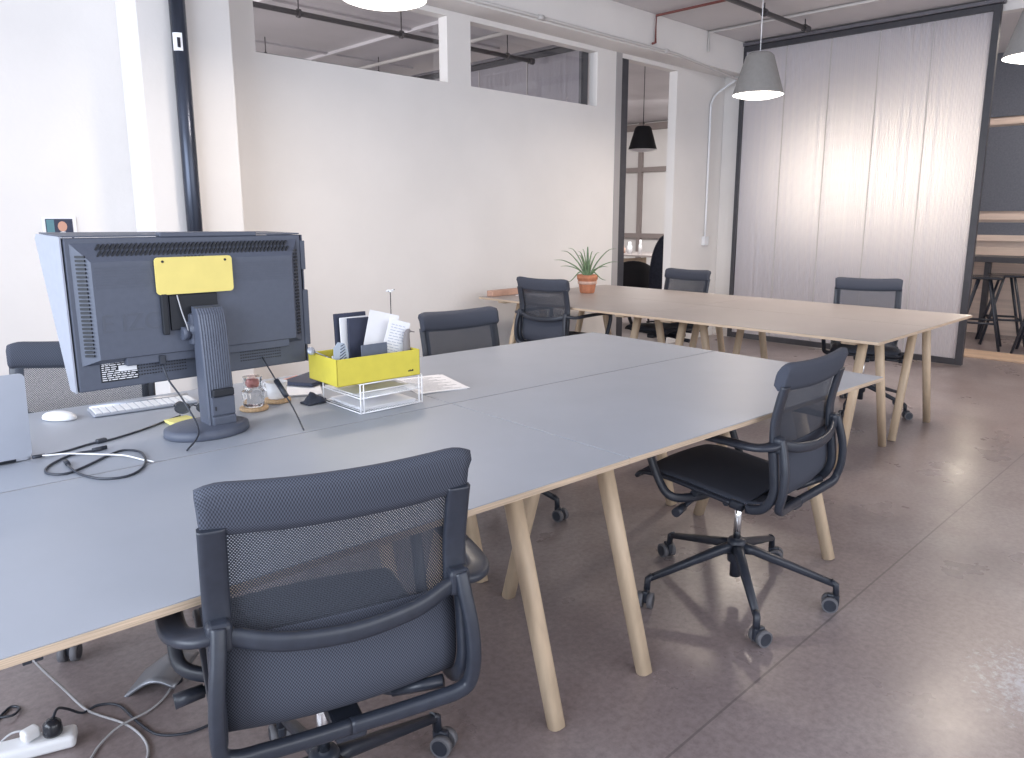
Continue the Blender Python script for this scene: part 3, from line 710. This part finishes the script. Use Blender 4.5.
# sides and back
bk_ = [[bm.verts.new((-.039, .028, z)), bm.verts.new((.039, .028, z))] for z, y in prof]
for i in range(len(prof)-1):
    bm.faces.new((rows[i][0], rows[i+1][0], bk_[i+1][0], bk_[i][0])); bm.faces.new((rows[i][-1], bk_[i][1], bk_[i+1][1], rows[i+1][-1])); bm.faces.new((bk_[i][0], bk_[i+1][0], bk_[i+1][1], bk_[i][1]))
bm.faces.new(rows[-1]+[bk_[-1][1], bk_[-1][0]])
nk = obj('stand_neck', bm, MON, t); nk.location = (.032, 0, 0)
bm = B(); box(bm, (-.027, -.052, .110), (.034, -.035, .132), .004); obj('cable_slot', bm, MOND, nk)
bm = B(); box(bm, (-.030, -.047, .026), (.037, -.034, .052), .004); box(bm, (-.030, -.0435, .054), (.037, -.034, .108), .003); box(bm, (-.022, -.045, .070), (-.019, -.042, .082), mi=1); obj('cable_cover', bm, [MON, MOND], nk)
bm = B(); cyl(bm, (-.045, .04, .30), (.045, .04, .30), .022, n=20); box(bm, (-.040, .02, .255), (.040, .060, .345), .006); cyl(bm, (-.062, .036, .29), (-.045, .036, .29), .019, n=18); o = obj('tilt_hinge', bm, MON, t); o.location = (.026, 0, 0)
bm = B(); box(bm, (-.083, .036, .29), (-.066, .050, .405), .003); box(bm, (-.060, .040, .30), (.075, .0505, .40), .003); obj('mount_plate', bm, MOND, t)
def cable(name, pts, r, m, label, cat, smooth=6, parent=None):
    bm = B(); sweep(bm, pts, r, n=8, smooth=smooth); o = obj(name, bm, m, parent)
    if parent is None: tag(o, label, cat)
    return o
bm = B(); sweep(bm, [(.742, 2.225, .955), (.742, 2.205, .93), (.748, 2.195, .90), (.772, 2.16, .84), (.775, 2.08, .77), (.715, 2.012, .7435)], .0026, n=8, smooth=6); box(bm, (.733, 2.21, .945), (.751, 2.235, .972), .003)
tag(obj('display_cable', bm, BLK), 'black cable hanging from the monitor left of its neck', 'cable')
cable('plate_cord', [(.790, 2.197, 1.14), (.797, 2.188, 1.09), (.806, 2.180, 1.045), (.806, 2.190, 1.02)], .0018, CORDG, 'short pale cord dropping from the yellow plate behind the neck', 'cable')
bm = B(); sweep(bm, [(1.045, 2.235, .925), (1.050, 2.21, .895), (1.06, 2.16, .84), (1.06, 2.08, .785), (1.035, 1.975, .7430)], .0024, n=8, smooth=6)
cyl(bm, (1.058, 2.178, .857), (1.062, 2.125, .815), .0085, n=12)
tag(obj('usb_cable', bm, BLK), 'black cable with a thick lump hanging right of the monitor neck', 'cable')

# ------------------------------------------------------------ laptop, mouse, keyboard and their cables
t = thing('laptop', 'silver laptop with raised lid at the left edge, seen from behind', 'laptop', (.250, 2.222, TZ))
bm = B(); prism(bm, rrect(.312, .222, .012), .0, .0045, M=T((0, -.010, .121), rx=PI/2+.10)); o = obj('lid', bm, SILV, t)
bm = B(); prism(bm, rrect(.312, .216, .012), .002, .013, M=T((0, .112, 0))); obj('laptop_base', bm, SILV, t)
bm = B(); cyl(bm, (-.12, .002, .008), (.12, .002, .008), .006, n=10); obj('hinge', bm, BLK, t)
bm = B(); prof = []
n = 24; rows = []
for k, (s, z) in enumerate(((1.0, .001), (1.02, .006), (.97, .012), (.80, .019), (.5, .0235), (.15, .025))):
    rows.append([bm.verts.new((.055*s*math.cos(2*PI*j/n)*(1-.0), .030*s*math.sin(2*PI*j/n), z)) for j in range(n)])
for A_, B_ in zip(rows, rows[1:]):
    for j in range(n): f = bm.faces.new((A_[j], A_[(j+1) % n], B_[(j+1) % n], B_[j])); f.smooth = True
bm.faces.new(rows[0][::-1]); bm.faces.new(rows[-1])
o = obj('computer_mouse', bm, WHITE); o.location = (.562, 2.622, TZ+.0005); o.rotation_euler = (0, 0, -.95); tag(o, 'white wireless mouse beside the laptop', 'mouse')
t = thing('keyboard', 'slim white wireless keyboard behind the monitor foot', 'keyboard', (.800, 2.600, TZ), -.10)
bm = B(); box(bm, (-.155, -.058, .001), (.155, .058, .010), .004); cyl(bm, (-.150, .048, .010), (.150, .048, .010), .008, n=12); obj('keyboard_body', bm, SILV, t)
bm = B()
for r in range(5):
    for k in range(14): box(bm, (-.148+.0212*k, -.052+.018*r, .010), (-.130+.0212*k, -.037+.018*r, .0135), .001, seg=1)
obj('keys', bm, WHITE, t)
z = TZ+.0035
bm = B(); sweep(bm, [(.405, 2.213, z+.006), (.469, 2.227, z), (.55, 2.258, z), (.598, 2.262, z), (.692, 2.303, z), (.784, 2.36, z), (.84, 2.395, z)], .003, n=8, smooth=6)
box(bm, (-.014, -.008, 0), (.014, .008, .012), .004, M=T((.578, 2.262, TZ), rz=.25)); cyl(bm, (.405, 2.213, z+.005), (.432, 2.218, z+.003), .005, n=8)
tag(obj('power_lead', bm, BLK), 'black lead with an adapter lump from laptop towards the monitor foot', 'cable')
bm = B(); sweep(bm, [(x, y, z) for x, y in ((.555, 2.182), (.54, 2.182), (.498, 2.19), (.454, 2.161), (.413, 2.112), (.404, 2.060), (.438, 2.028), (.499, 2.068), (.558, 2.117), (.598, 2.132), (.622, 2.084), (.605, 1.995), (.57, 1.930), (.527, 1.905), (.482, 1.932), (.458, 2.000))]+[(.452, 2.05, z+.003), (.455, 2.10, z+.002)], .003, n=8, smooth=6)
cyl(bm, (.535, 2.183, z+.002), (.57, 2.188, z+.002), .0055, n=8); cyl(bm, (.456, 2.095, z+.003), (.458, 2.125, z+.003), .006, n=8)
tag(obj('looped_cable', bm, BLK), 'black cable lying in a loop on the desk by the laptop', 'cable')
cable('white_cable', [(.408, 2.225, z+.004), (.45, 2.20, z+.005), (.481, 2.178, z+.006), (.534, 2.116, z+.006), (.575, 2.065, z+.006), (.605, 2.01, z), (.618, 1.975, z)], .0022, WHITE, 'thin white cable crossing the black loop on the desk', 'cable')
# yellow notes and sunglasses behind the neck
bm = B()
for i in range(5): box(bm, (-.036, -.036, .001+.0022*i), (.036, .036, .0028+.0022*i), M=T((.815, 2.315, TZ), rz=.15*i*.3))
tag(obj('sticky_notes', bm, mat('pale_yellow', (.75, .68, .25), .8)), 'small pad of yellow notes behind the monitor foot', 'notepad')
bm = B()
for s in (-1, 1):
    sweep(bm, [(s*.032+.022*math.cos(a), 0, .020+.016*math.sin(a)) for a in [2*PI*k/16 for k in range(16)]], .003, n=6, closed=True)
    prism(bm, [(s*.032+.020*math.cos(2*PI*k/16), .020+.0145*math.sin(2*PI*k/16)) for k in range(16)], -.001, .001, M=T(rx=PI/2))
    sweep(bm, [(s*.055, 0, .028), (s*.058, .06, .026), (s*.056, .11, .012)], .0025, n=6, smooth=4)
sweep(bm, [(-.012, 0, .024), (0, 0, .029), (.012, 0, .024)], .0025, n=6)
o = obj('eyeglasses', bm, BLK); o.location = (.865, 2.350, TZ+.0125); o.rotation_euler = (-.0, 0, -.6); tag(o, 'black sunglasses lying behind the monitor neck', 'glasses')

# glass, cup, coasters
for x, y, lb in ((1.045, 2.318, 'cork coaster under the ribbed glass'), (1.150, 2.367, 'cork coaster under the white cup')):
    bm = B(); lathe(bm, [(.003, 0), (.043, 0), (.045, .003), (.045, .009), (.043, .011), (.003, .011)], 32, cap0=True, cap1=True); o = obj('coaster', bm, CORK); o.location = (x, y, TZ+.0005); tag(o, lb, 'coaster', 'cork coasters')
t = thing('glass_jar', 'clear ribbed glass jar with a pink candle on a cork coaster', 'jar', (1.045, 2.318, TZ+.012))
bm = B(); n = 32; rows = []
for r, zz in ((.028, 0), (.033, .004), (.034, .050), (.029, .058), (.028, .064), (.030, .098)):
    rows.append([bm.verts.new(((r+(.0016 if j % 2 else -.0006)*(.004 < zz < .055))*math.cos(2*PI*j/n), (r+(.0016 if j % 2 else -.0006)*(.004 < zz < .055))*math.sin(2*PI*j/n), zz)) for j in range(n)])
for A_, B_ in zip(rows, rows[1:]):
    for j in range(n): bm.faces.new((A_[j], A_[(j+1) % n], B_[(j+1) % n], B_[j]))
bm.faces.new(rows[0][::-1]); bm.faces.new(rows[-1]); obj('jar_body', bm, GLASS, t)
bm = B(); lathe(bm, [(.003, .064), (.012, .065), (.015, .080), (.012, .092), (.003, .094)], 20, cap0=True, cap1=True); obj('candle', bm, PINK, t, True, label='pink candle')
t = thing('cup', 'small white ceramic cup on a cork coaster', 'cup', (1.150, 2.367, TZ+.012))
bm = B(); lathe(bm, [(.002, .002), (.026, 0), (.030, .004), (.036, .058), (.034, .058), (.028, .008), (.002, .006)], 32, cap0=True, cap1=True); obj('cup_body', bm, CERAM, t)
bm = B(); sweep(bm, [(-.012, .031, .048), (-.018, .050, .046), (-.019, .053, .028), (-.011, .029, .018)], .0035, n=8, smooth=5); obj('handle', bm, CERAM, t)
# papers and cloth behind the cup
def sheets(name, label, cat, c, w_, h_, n_, rz, m=PAPER, lines=False, z0=TZ+.0005, group=None):
    bm = B(); rs = random.Random(hash_(label))
    for i in range(n_): box(bm, (-w_/2, -h_/2, .0011*i), (w_/2, h_/2, .0011*i+.0008), M=T((rs.uniform(-.006, .006), rs.uniform(-.006, .006), 0), rz=rs.uniform(-.06, .06)))
    if lines:
        for j in range(14): box(bm, (-w_/2+.02, -h_/2+.02+j*(h_-.04)/14, .0011*n_), (w_/2-.02-.03*(j % 3), -h_/2+.0225+j*(h_-.04)/14, .0011*n_+.0003), mi=1)
    o = obj(name, bm, [m, SLATE]); o.location = (c[0], c[1], z0); o.rotation_euler = (0, 0, rz); tag(o, label, cat, group); return o
def hash_(s): return sum((i+1)*ord(ch) for i, ch in enumerate(s))
sheets('paper_pile', 'white papers lying between the cup and the yellow box', 'papers', (1.285, 2.475), .15, .21, 5, -.5)
sheets('paper_pile', 'loose white papers on the desk right of the wire tray', 'papers', (1.685, 2.215), .19, .27, 4, -.28, lines=True)
bm = B(); box(bm, (-.09, -.065, .0), (.09, .065, .014), .003); o = obj('notebook', bm, NAVY); o.location = (1.375, 2.55, TZ+.0085); o.rotation_euler = (0, 0, .5); tag(o, 'dark notebook lying on the papers behind the yellow box', 'notebook')
bm = B(); box(bm, (-.07, -.005, .0), (.07, .005, .006), .002); o = obj('pencil', bm, mat('pink_pencil', (.6, .3, .25), .6)); o.location = (1.33, 2.66, TZ+.001); o.rotation_euler = (0, 0, .4); tag(o, 'reddish pencil lying behind the papers', 'pencil')
# crumpled dark cloth
bm = B(); rs = random.Random(5); n = 12; g = []
for i in range(n):
    g.append([])
    for j in range(n):
        u, v = i/(n-1)-.5, j/(n-1)-.5; d = max(0, 1-4*(u*u+v*v)*.9)
        g[-1].append(bm.verts.new((u*.13+rs.uniform(-.004, .004), v*.10+rs.uniform(-.004, .004), .001+max(0, .045*d*(.7+.4*math.sin(9*u+3)*math.cos(8*v))))))
for i in range(n-1):
    for j in range(n-1): bm.faces.new((g[i][j], g[i+1][j], g[i+1][j+1], g[i][j+1]))
o = obj('crumpled_cloth', bm, CLOTH, smooth=True); o.location = (1.232, 2.262, TZ+.001); o.scale = (.62, .62, .8); md = o.modifiers.new('t', 'SOLIDIFY'); md.thickness = .003; md.offset = 1; tag(o, 'crumpled dark cloth beside the wire tray', 'cloth')

# ------------------------------------------------------------ wire tray and yellow box
t = thing('wire_tray', 'white two-tier wire letter tray under the yellow box', 'tray', (1.375, 2.130, TZ), -.02)
hx, hy = .118, .118
bm = B()
for zz in (.004, .052, .098):
    sweep(bm, [(-hx, -hy, zz), (hx, -hy, zz), (hx, hy, zz), (-hx, hy, zz)], .0022, n=6, closed=True)
sweep(bm, [(-hx, -hy, .060+.012), (hx, -hy, .072)], .0016, n=6)
for x, y in ((-hx, -hy), (hx, -hy), (hx, hy), (-hx, hy), (-hx+.012, -hy), (hx-.012, -hy)): cyl(bm, (x, y, .002), (x, y, .10), .0024, n=6)
obj('wire_frame', bm, WIRE, t)
for zz in (.007, .055):
    bm = B()
    for k in range(26): sweep(bm, [(-hx+.009*(k+1), -hy, zz), (-hx+.009*(k+1), hy, zz)], .0011, n=5)
    obj('mesh_shelf', bm, WIRE, t)
sheets('paper_stack', 'white papers in the bottom tier of the wire tray', 'papers', (1.375, 2.130), .20, .21, 8, -.03, z0=TZ+.0090, group='papers in the wire tray')
sheets('paper_stack', 'few papers in the upper tier of the wire tray', 'papers', (1.36, 2.145), .19, .18, 3, .05, z0=TZ+.0570, group='papers in the wire tray')
bm = B(); box(bm, (-.03, -.02, 0), (.03, .02, .018), .005); o = obj('binder_clip', bm, CLOTH); o.location = (1.37, 2.17, TZ+.0612); tag(o, 'small dark clip on the papers in the upper tray tier', 'clip')
bx = thing('storage_box', 'open lime yellow box holding papers and notebooks on the tray', 'box', (1.333, 2.104, TZ+.1005), -.045)
bm = B(); a, b_, h = .152, .094, .086
for lo, hi in (((-a, -b_, 0), (a, b_, .004)), ((-a, -b_, 0), (a, -b_+.004, h)), ((-a, b_-.004, 0), (a, b_, h)), ((-a, -b_, 0), (-a+.004, b_, h)), ((a-.004, -b_, 0), (a, b_, h))): box(bm, lo, hi, .0012, seg=1)
obj('box_shell', bm, YEL, bx)
bm = B()
for k, (dx, wd) in enumerate(((0, .004), (.0055, .003), (.010, .003), (.0145, .005))): box(bm, (.105+dx, -b_-.0012, .016), (.105+dx+wd, -b_-.0002, .020+.002*(k % 2)))
obj('box_mark', bm, INK, bx, label='tiny black mark on the front corner')
zb = TZ+.106
def standing(name, label, cat, x, y, w_, h_, th, rz, lean, roll, m, group=None, print_=False):
    bm = B(); box(bm, (-w_/2, -th/2, 0), (w_/2, th/2, h_), min(.001, th/3), seg=1)
    if print_:
        rs = random.Random(4)
        for j in range(17):
            zz = h_-.018-j*.0095; xx = -w_/2+.012
            while xx < w_/2-.02:
                wd = rs.uniform(.006, .022); box(bm, (xx, -th/2-.0004, zz), (min(xx+wd, w_/2-.01), -th/2, zz+.0022), mi=1); xx += wd+.004
    o = obj(name, bm, [m, mat('faint_print', (.42, .45, .55), .8)]); o.location = (x, y, zb+abs(math.sin(roll))*w_/2+.001); o.rotation_euler = (lean, roll, rz); tag(o, label, cat, group); return o
standing('notebook', 'navy notebook standing hindmost in the yellow box', 'notebook', 1.330, 2.172, .118, .198, .010, .0, -.05, 0, NAVY, 'notebooks in the yellow box')
standing('paper_sheet', 'white sheet upright between the two navy notebooks', 'papers', 1.335, 2.156, .108, .186, .004, .0, -.05, .0, PAPER)
standing('notebook', 'navy notebook with white page edge leaning in the yellow box', 'notebook', 1.348, 2.138, .104, .182, .010, .0, -.06, .03, NAVY, 'notebooks in the yellow box')
standing('paper_sheet', 'large blank white sheet leaning to the right in the box', 'papers', 1.372, 2.108, .115, .188, .0012, -.05, -.02, .26, PAPER)
standing('paper_sheet', 'printed white sheet leaning right at the front of the box', 'papers', 1.405, 2.080, .078, .166, .0012, -.15, .02, .30, PAPER, None, True)
standing('card', 'small slate grey card standing at the front of the box', 'card', 1.338, 2.050, .100, .108, .004, .03, -.04, 0, SLATE)
# striped feather-like fan
bm = B(); pts = [(0, 0), (-.018, .03), (-.03, .075), (-.024, .11), (-.004, .125), (.018, .115), (.028, .085), (.02, .04)]
prism(bm, pts, -.001, .001, M=T(rx=PI/2))
for k in range(9): sweep(bm, [(-.022+.003*k, -.002, .03+.010*k), (.016, -.002, .045+.0085*k)], .0012, n=5, mi=1)
o = obj('striped_paddle', bm, [mat('pale_blue_grey', (.45, .52, .62), .6), NAVY]); o.location = (1.232, 2.060, zb+.005); o.rotation_euler = (0, -.15, .1); tag(o, 'pale striped leaf-shaped ornament at the left end of the box', 'ornament')
bm = B(); lathe(bm, [(.002, 0), (.024, .001), (.026, .05), (.024, .05), (.022, .004), (.002, .003)], 20, cap0=True, cap1=True); 
for k in range(3): sweep(bm, [(-.02+.01*k, 0, .045), (-.035+.02*k, .01, .075)], .003, n=6)
o = obj('small_cup', bm, WHITE); o.location = (1.232, 2.100, zb+.001); tag(o, 'small white cup with bits in the left end of the box', 'cup')
bm = B(); lathe(bm, [(.001, .0), (.010, .0), (.014, .003), (.010, .006), (.001, .007)], 14, cap0=True, cap1=True, M=T((-.055, 0, .090), rx=1.2)); sweep(bm, [(-.045, 0, .088), (.01, 0, .06), (.02, 0, 0)], .002, n=6)
o = obj('spoon', bm, SILV); o.location = (1.225, 2.158, zb+.002); tag(o, 'thin silver spoon sticking out left over the yellow box', 'spoon')
# thin rod with small figure on top
t = thing('wire_ornament', 'thin upright wire with a tiny white bird on top, in the box', 'ornament', (1.452, 2.120, zb))
bm = B(); cyl(bm, (0, 0, 0), (0, 0, .262), .0016, n=6); obj('rod', bm, INK, t)
bm = B(); sweep(bm, [(-.016, 0, .266), (-.008, 0, .270), (.004, 0, .267), (.012, 0, .270)], .004, .0045, n=8, smooth=4, taper=(.5, .8)); sweep(bm, [(-.002, -.008, .266), (-.002, .008, .266)], .003, n=6); obj('bird_figure', bm, WHITE, t, label='tiny white bird')
bm = B(); sweep(bm, [(.010, 0, .270), (.018, 0, .271)], .0025, n=6, taper=(1, .3)); obj('beak', bm, INK, t)
# grey duck-headed figure at the right end
bm = B(); sweep(bm, [(0, 0, 0), (.002, 0, .04), (.005, 0, .08), (.006, 0, .115), (.010, 0, .133), (.020, 0, .138)], .013, .015, n=12, smooth=4, taper=(1.25, .45)); 
sweep(bm, [(.014, 0, .136), (.026, 0, .134), (.038, 0, .131)], .006, .003, n=8, taper=(1.1, .5)); o = obj('bird_figurine', bm, mat('grey_felt', (.22, .20, .20), .8)); o.location = (1.458, 2.052, zb); tag(o, 'slim grey long-necked bird figurine at the right end of the box', 'figurine')
bm = B(); sweep(bm, [(0, 0, 0), (.002, 0, .04), (.0, 0, .055)], .014, n=10, taper=(.9, 1.1)); lathe(bm, [(.001, .05), (.012, .052), (.014, .064), (.001, .074)], 12, cap0=True, cap1=True, mi=1)
o = obj('trinket', bm, [YEL, GRN]); o.location = (1.432, 2.038, zb); tag(o, 'small green and yellow trinket in the right end of the box', 'ornament')

# ------------------------------------------------------------ back table objects
t = thing('potted_aloe', 'aloe plant in a terracotta pot at the wall end of back table', 'plant', (4.76, 4.10, TZ)); t.scale = (.80, .80, .88)
bm = B(); lathe(bm, [(.004, .0), (.070, .0), (.076, .01), (.098, .125)], 32, cap0=True); lathe(bm, [(.098, .125), (.106, .127), (.110, .170), (.100, .172), (.094, .150), (.004, .150)], 32, cap1=True); obj('terracotta_pot', bm, TERRA, t)
bm = B(); lathe(bm, [(.0925, .085), (.0985, .086), (.1015, .112), (.0975, .113)], 32); obj('lime_band', bm, TERRL, t, label='pale lime bloom band around the pot')
bm = B(); lathe(bm, [(.003, .158), (.06, .160), (.097, .156)], 24, cap0=True); obj('soil', bm, SOIL, t)
rs = random.Random(12)
dirs = [(-1, .35, .18), (-.75, .55, .30), (-.55, .20, .34), (-.9, -.1, .10), (-.35, -.5, .30), (.0, .2, .36), (.15, -.3, .30), (.75, -.5, .34), (.55, -.75, .10), (.35, .4, .28), (.9, -.2, .16), (-.25, .7, .24), (.6, -.6, -.08), (-.7, -.2, -.12), (.1, -.7, .12), (-.15, .0, .33)]
for dx, dy, dz in dirs:
    # spread measured across the view: x' to the right, y' away
    vx, vy = dx*.707+dy*.3, -dx*.707+dy*.3
    L_ = .33*rs.uniform(.85, 1.15); dz *= .82
    bm = B(); sweep(bm, [(vx*.02, vy*.02, .150), (vx*L_*.35, vy*L_*.35, .19+max(dz, .02)*.35), (vx*L_*.75, vy*L_*.75, .19+dz*.75), (vx*L_*1.05, vy*L_*1.05, .18+dz*.85)], .017, .008, n=8, smooth=5, taper=(1.2, .1)); obj('aloe_leaf', bm, ALOE, t)
bm = B(); box(bm, (-.22, -.035, 0), (.22, .035, .045), .004); o = obj('wooden_board', bm, mat('reddish_wood', (.46, .28, .21), .6, var=.15, scale=12)); o.location = (4.19, 4.44, TZ+.001); o.rotation_euler = (0, 0, .05); tag(o, 'reddish wooden block lying at the left end of back table', 'board')
sheets('paper_pile', 'white papers on the back table beside the reddish wooden block', 'papers', (4.32, 4.26), .21, .28, 2, .3)

# ------------------------------------------------------------ wall print
t = thing('photo_print', 'small photo print with white border on the wall above the monitor', 'photo', (1.110, 4.705, 1.290))
bm = B(); box(bm, (-.075, -.003, -.085), (.085, .003, .062)); obj('print_border', bm, PAPER, t)
bm = B(); box(bm, (-.060, -.005, -.08), (.068, -.003, .052)); box(bm, (-.056, -.0055, -.05), (-.02, -.005, .048), mi=1)
bm2 = None
prism(bm, [(.018+.022*math.cos(2*PI*k/18), .012+.027*math.sin(2*PI*k/18)) for k in range(18)], .005, .006, mi=2, M=T(rx=PI/2))
prism(bm, [(.018+.040*math.cos(PI*k/12), -.06+.045*math.sin(PI*k/12)) for k in range(13)], .005, .0058, mi=3, M=T(rx=PI/2)); obj('picture', bm, [NAVY, TEALM, SKIN, PAPER], t)

# ------------------------------------------------------------ floor things at the left
t = thing('power_strip', 'white power strip on the floor in the bottom left corner', 'power strip', (.268, 2.128, 0), -.33)
bm = B(); box(bm, (-.22, -.032, .002), (.14, .032, .038), .012, seg=4); obj('strip_body', bm, WHITE, t)
for x in (-.05, -.10, -.15):
    bm = B(); cyl(bm, (x, 0, .036), (x, 0, .0392), .019, n=20); cyl(bm, (x-.006, 0, .0388), (x-.006, 0, .0396), .0022, n=8, mi=1); cyl(bm, (x+.006, 0, .0388), (x+.006, 0, .0396), .0022, n=8, mi=1); obj('socket', bm, [CERAM, INK], t)
t = thing('power_plug', 'round black plug in the right end of the power strip', 'plug', (.352, 2.099, .0405), 0)
bm = B(); lathe(bm, [(.004, 0), (.021, 0), (.023, .006), (.021, .030), (.012, .040), (.003, .041)], 20, cap0=True, cap1=True); obj('plug_body', bm, BLKG, t)
bm = B(); sweep(bm, [(0, 0, .03), (.02, .03, .045), (.05, .07, .01), (.09, .098, -.0365), (.131, .105, -.0365), (.172, .062, -.0365), (.185, -.05, -.0365), (.205, -.14, -.0365), (.26, -.19, -.0365), (.32, -.20, -.0365)], .0036, n=8, smooth=6); obj('cord', bm, BLK, t)
t = thing('power_plug', 'white plug in the power strip left of the black plug', 'plug', (.306, 2.116, .0405), .3)
bm = B(); box(bm, (-.020, -.016, 0), (.020, .016, .030), .008, seg=3); obj('plug_body', bm, CERAM, t)
bm = B(); sweep(bm, [(0, .01, .02), (-.02, .05, .01), (-.05, .09, -.03), (-.10, .12, -.037), (-.16, .14, -.037)], .003, n=8, smooth=5); obj('cord', bm, CORDG, t)
zf = .0045
cable('floor_cord', [(.20, 2.36, .26), (.27, 2.42, .20), (.33, 2.40, .24), (.36, 2.30, .16), (.42, 2.27, .05), (.45, 2.22, zf), (.468, 2.16, zf), (.51, 2.063, zf), (.525, 1.975, zf), (.516, 1.904, zf), (.48, 1.84, zf)], .0035, CORDG, 'grey cord looping from under the desk onto the floor', 'cable')
cable('floor_cord', [(.37, 1.94, zf), (.401, 1.976, zf), (.438, 2.023, zf), (.495, 2.055, zf+.006), (.579, 2.078, zf), (.640, 2.12, zf), (.70, 2.20, zf)], .003, CORDG, 'thin pale cord running on the floor under the nearest chair', 'cable')
cable('floor_cord', [(.24, 2.30, zf), (.276, 2.338, zf), (.305, 2.366, zf), (.322, 2.344, zf), (.299, 2.308, zf+.007), (.255, 2.335, zf+.007)], .0036, BLK, 'short black cable loop on the floor at the left edge', 'cable')
# curved grey metal footrest
bm = B(); n = 12; g = []
for i in range(n+1):
    u = i/n; g.append([bm.verts.new((-.10+.20*u, (v-.5)*(.16+.05*u), .012+.030*math.sin(PI*(1-u)*1.25+.2)+.02*u)) for v in [k/6 for k in range(7)]])
for A_, B_ in zip(g, g[1:]):
    for k in range(6): f = bm.faces.new((A_[k], A_[k+1], B_[k+1], B_[k])); f.smooth = True
t = thing('curved_foot_plate', 'grey curved metal foot plate on the floor left of nearest chair', 'foot plate', (.648, 2.20, 0), -.75); t.scale = (.8, .85, .9)
o = obj('plate', bm, GREYF, t, True); md = o.modifiers.new('t', 'SOLIDIFY'); md.thickness = .008; md.offset = 1
bm = B(); lathe(bm, [(.003, 0), (.03, 0), (.03, .012), (.02, .04), (.003, .05)], 18, (.05, 0, .0), cap0=True, cap1=True); obj('foot_pad', bm, BLK, t)
# clip under the edge of the desk
bm = B(); box(bm, (-.022, -.006, -.020), (.0, .010, 0), .002); box(bm, (.006, -.006, -.020), (.026, .010, 0), .002); sweep(bm, [(-.02, 0, -.012), (.026, 0, -.012)], .003, n=6)
o = obj('cable_clip', bm, BLK); o.location = (.192, 1.231, TZ-.0175); o.rotation_euler = (0, 0, A); o.scale = (.55, .6, .6); tag(o, 'small black cable clip under the edge of the foreground desk', 'clip')
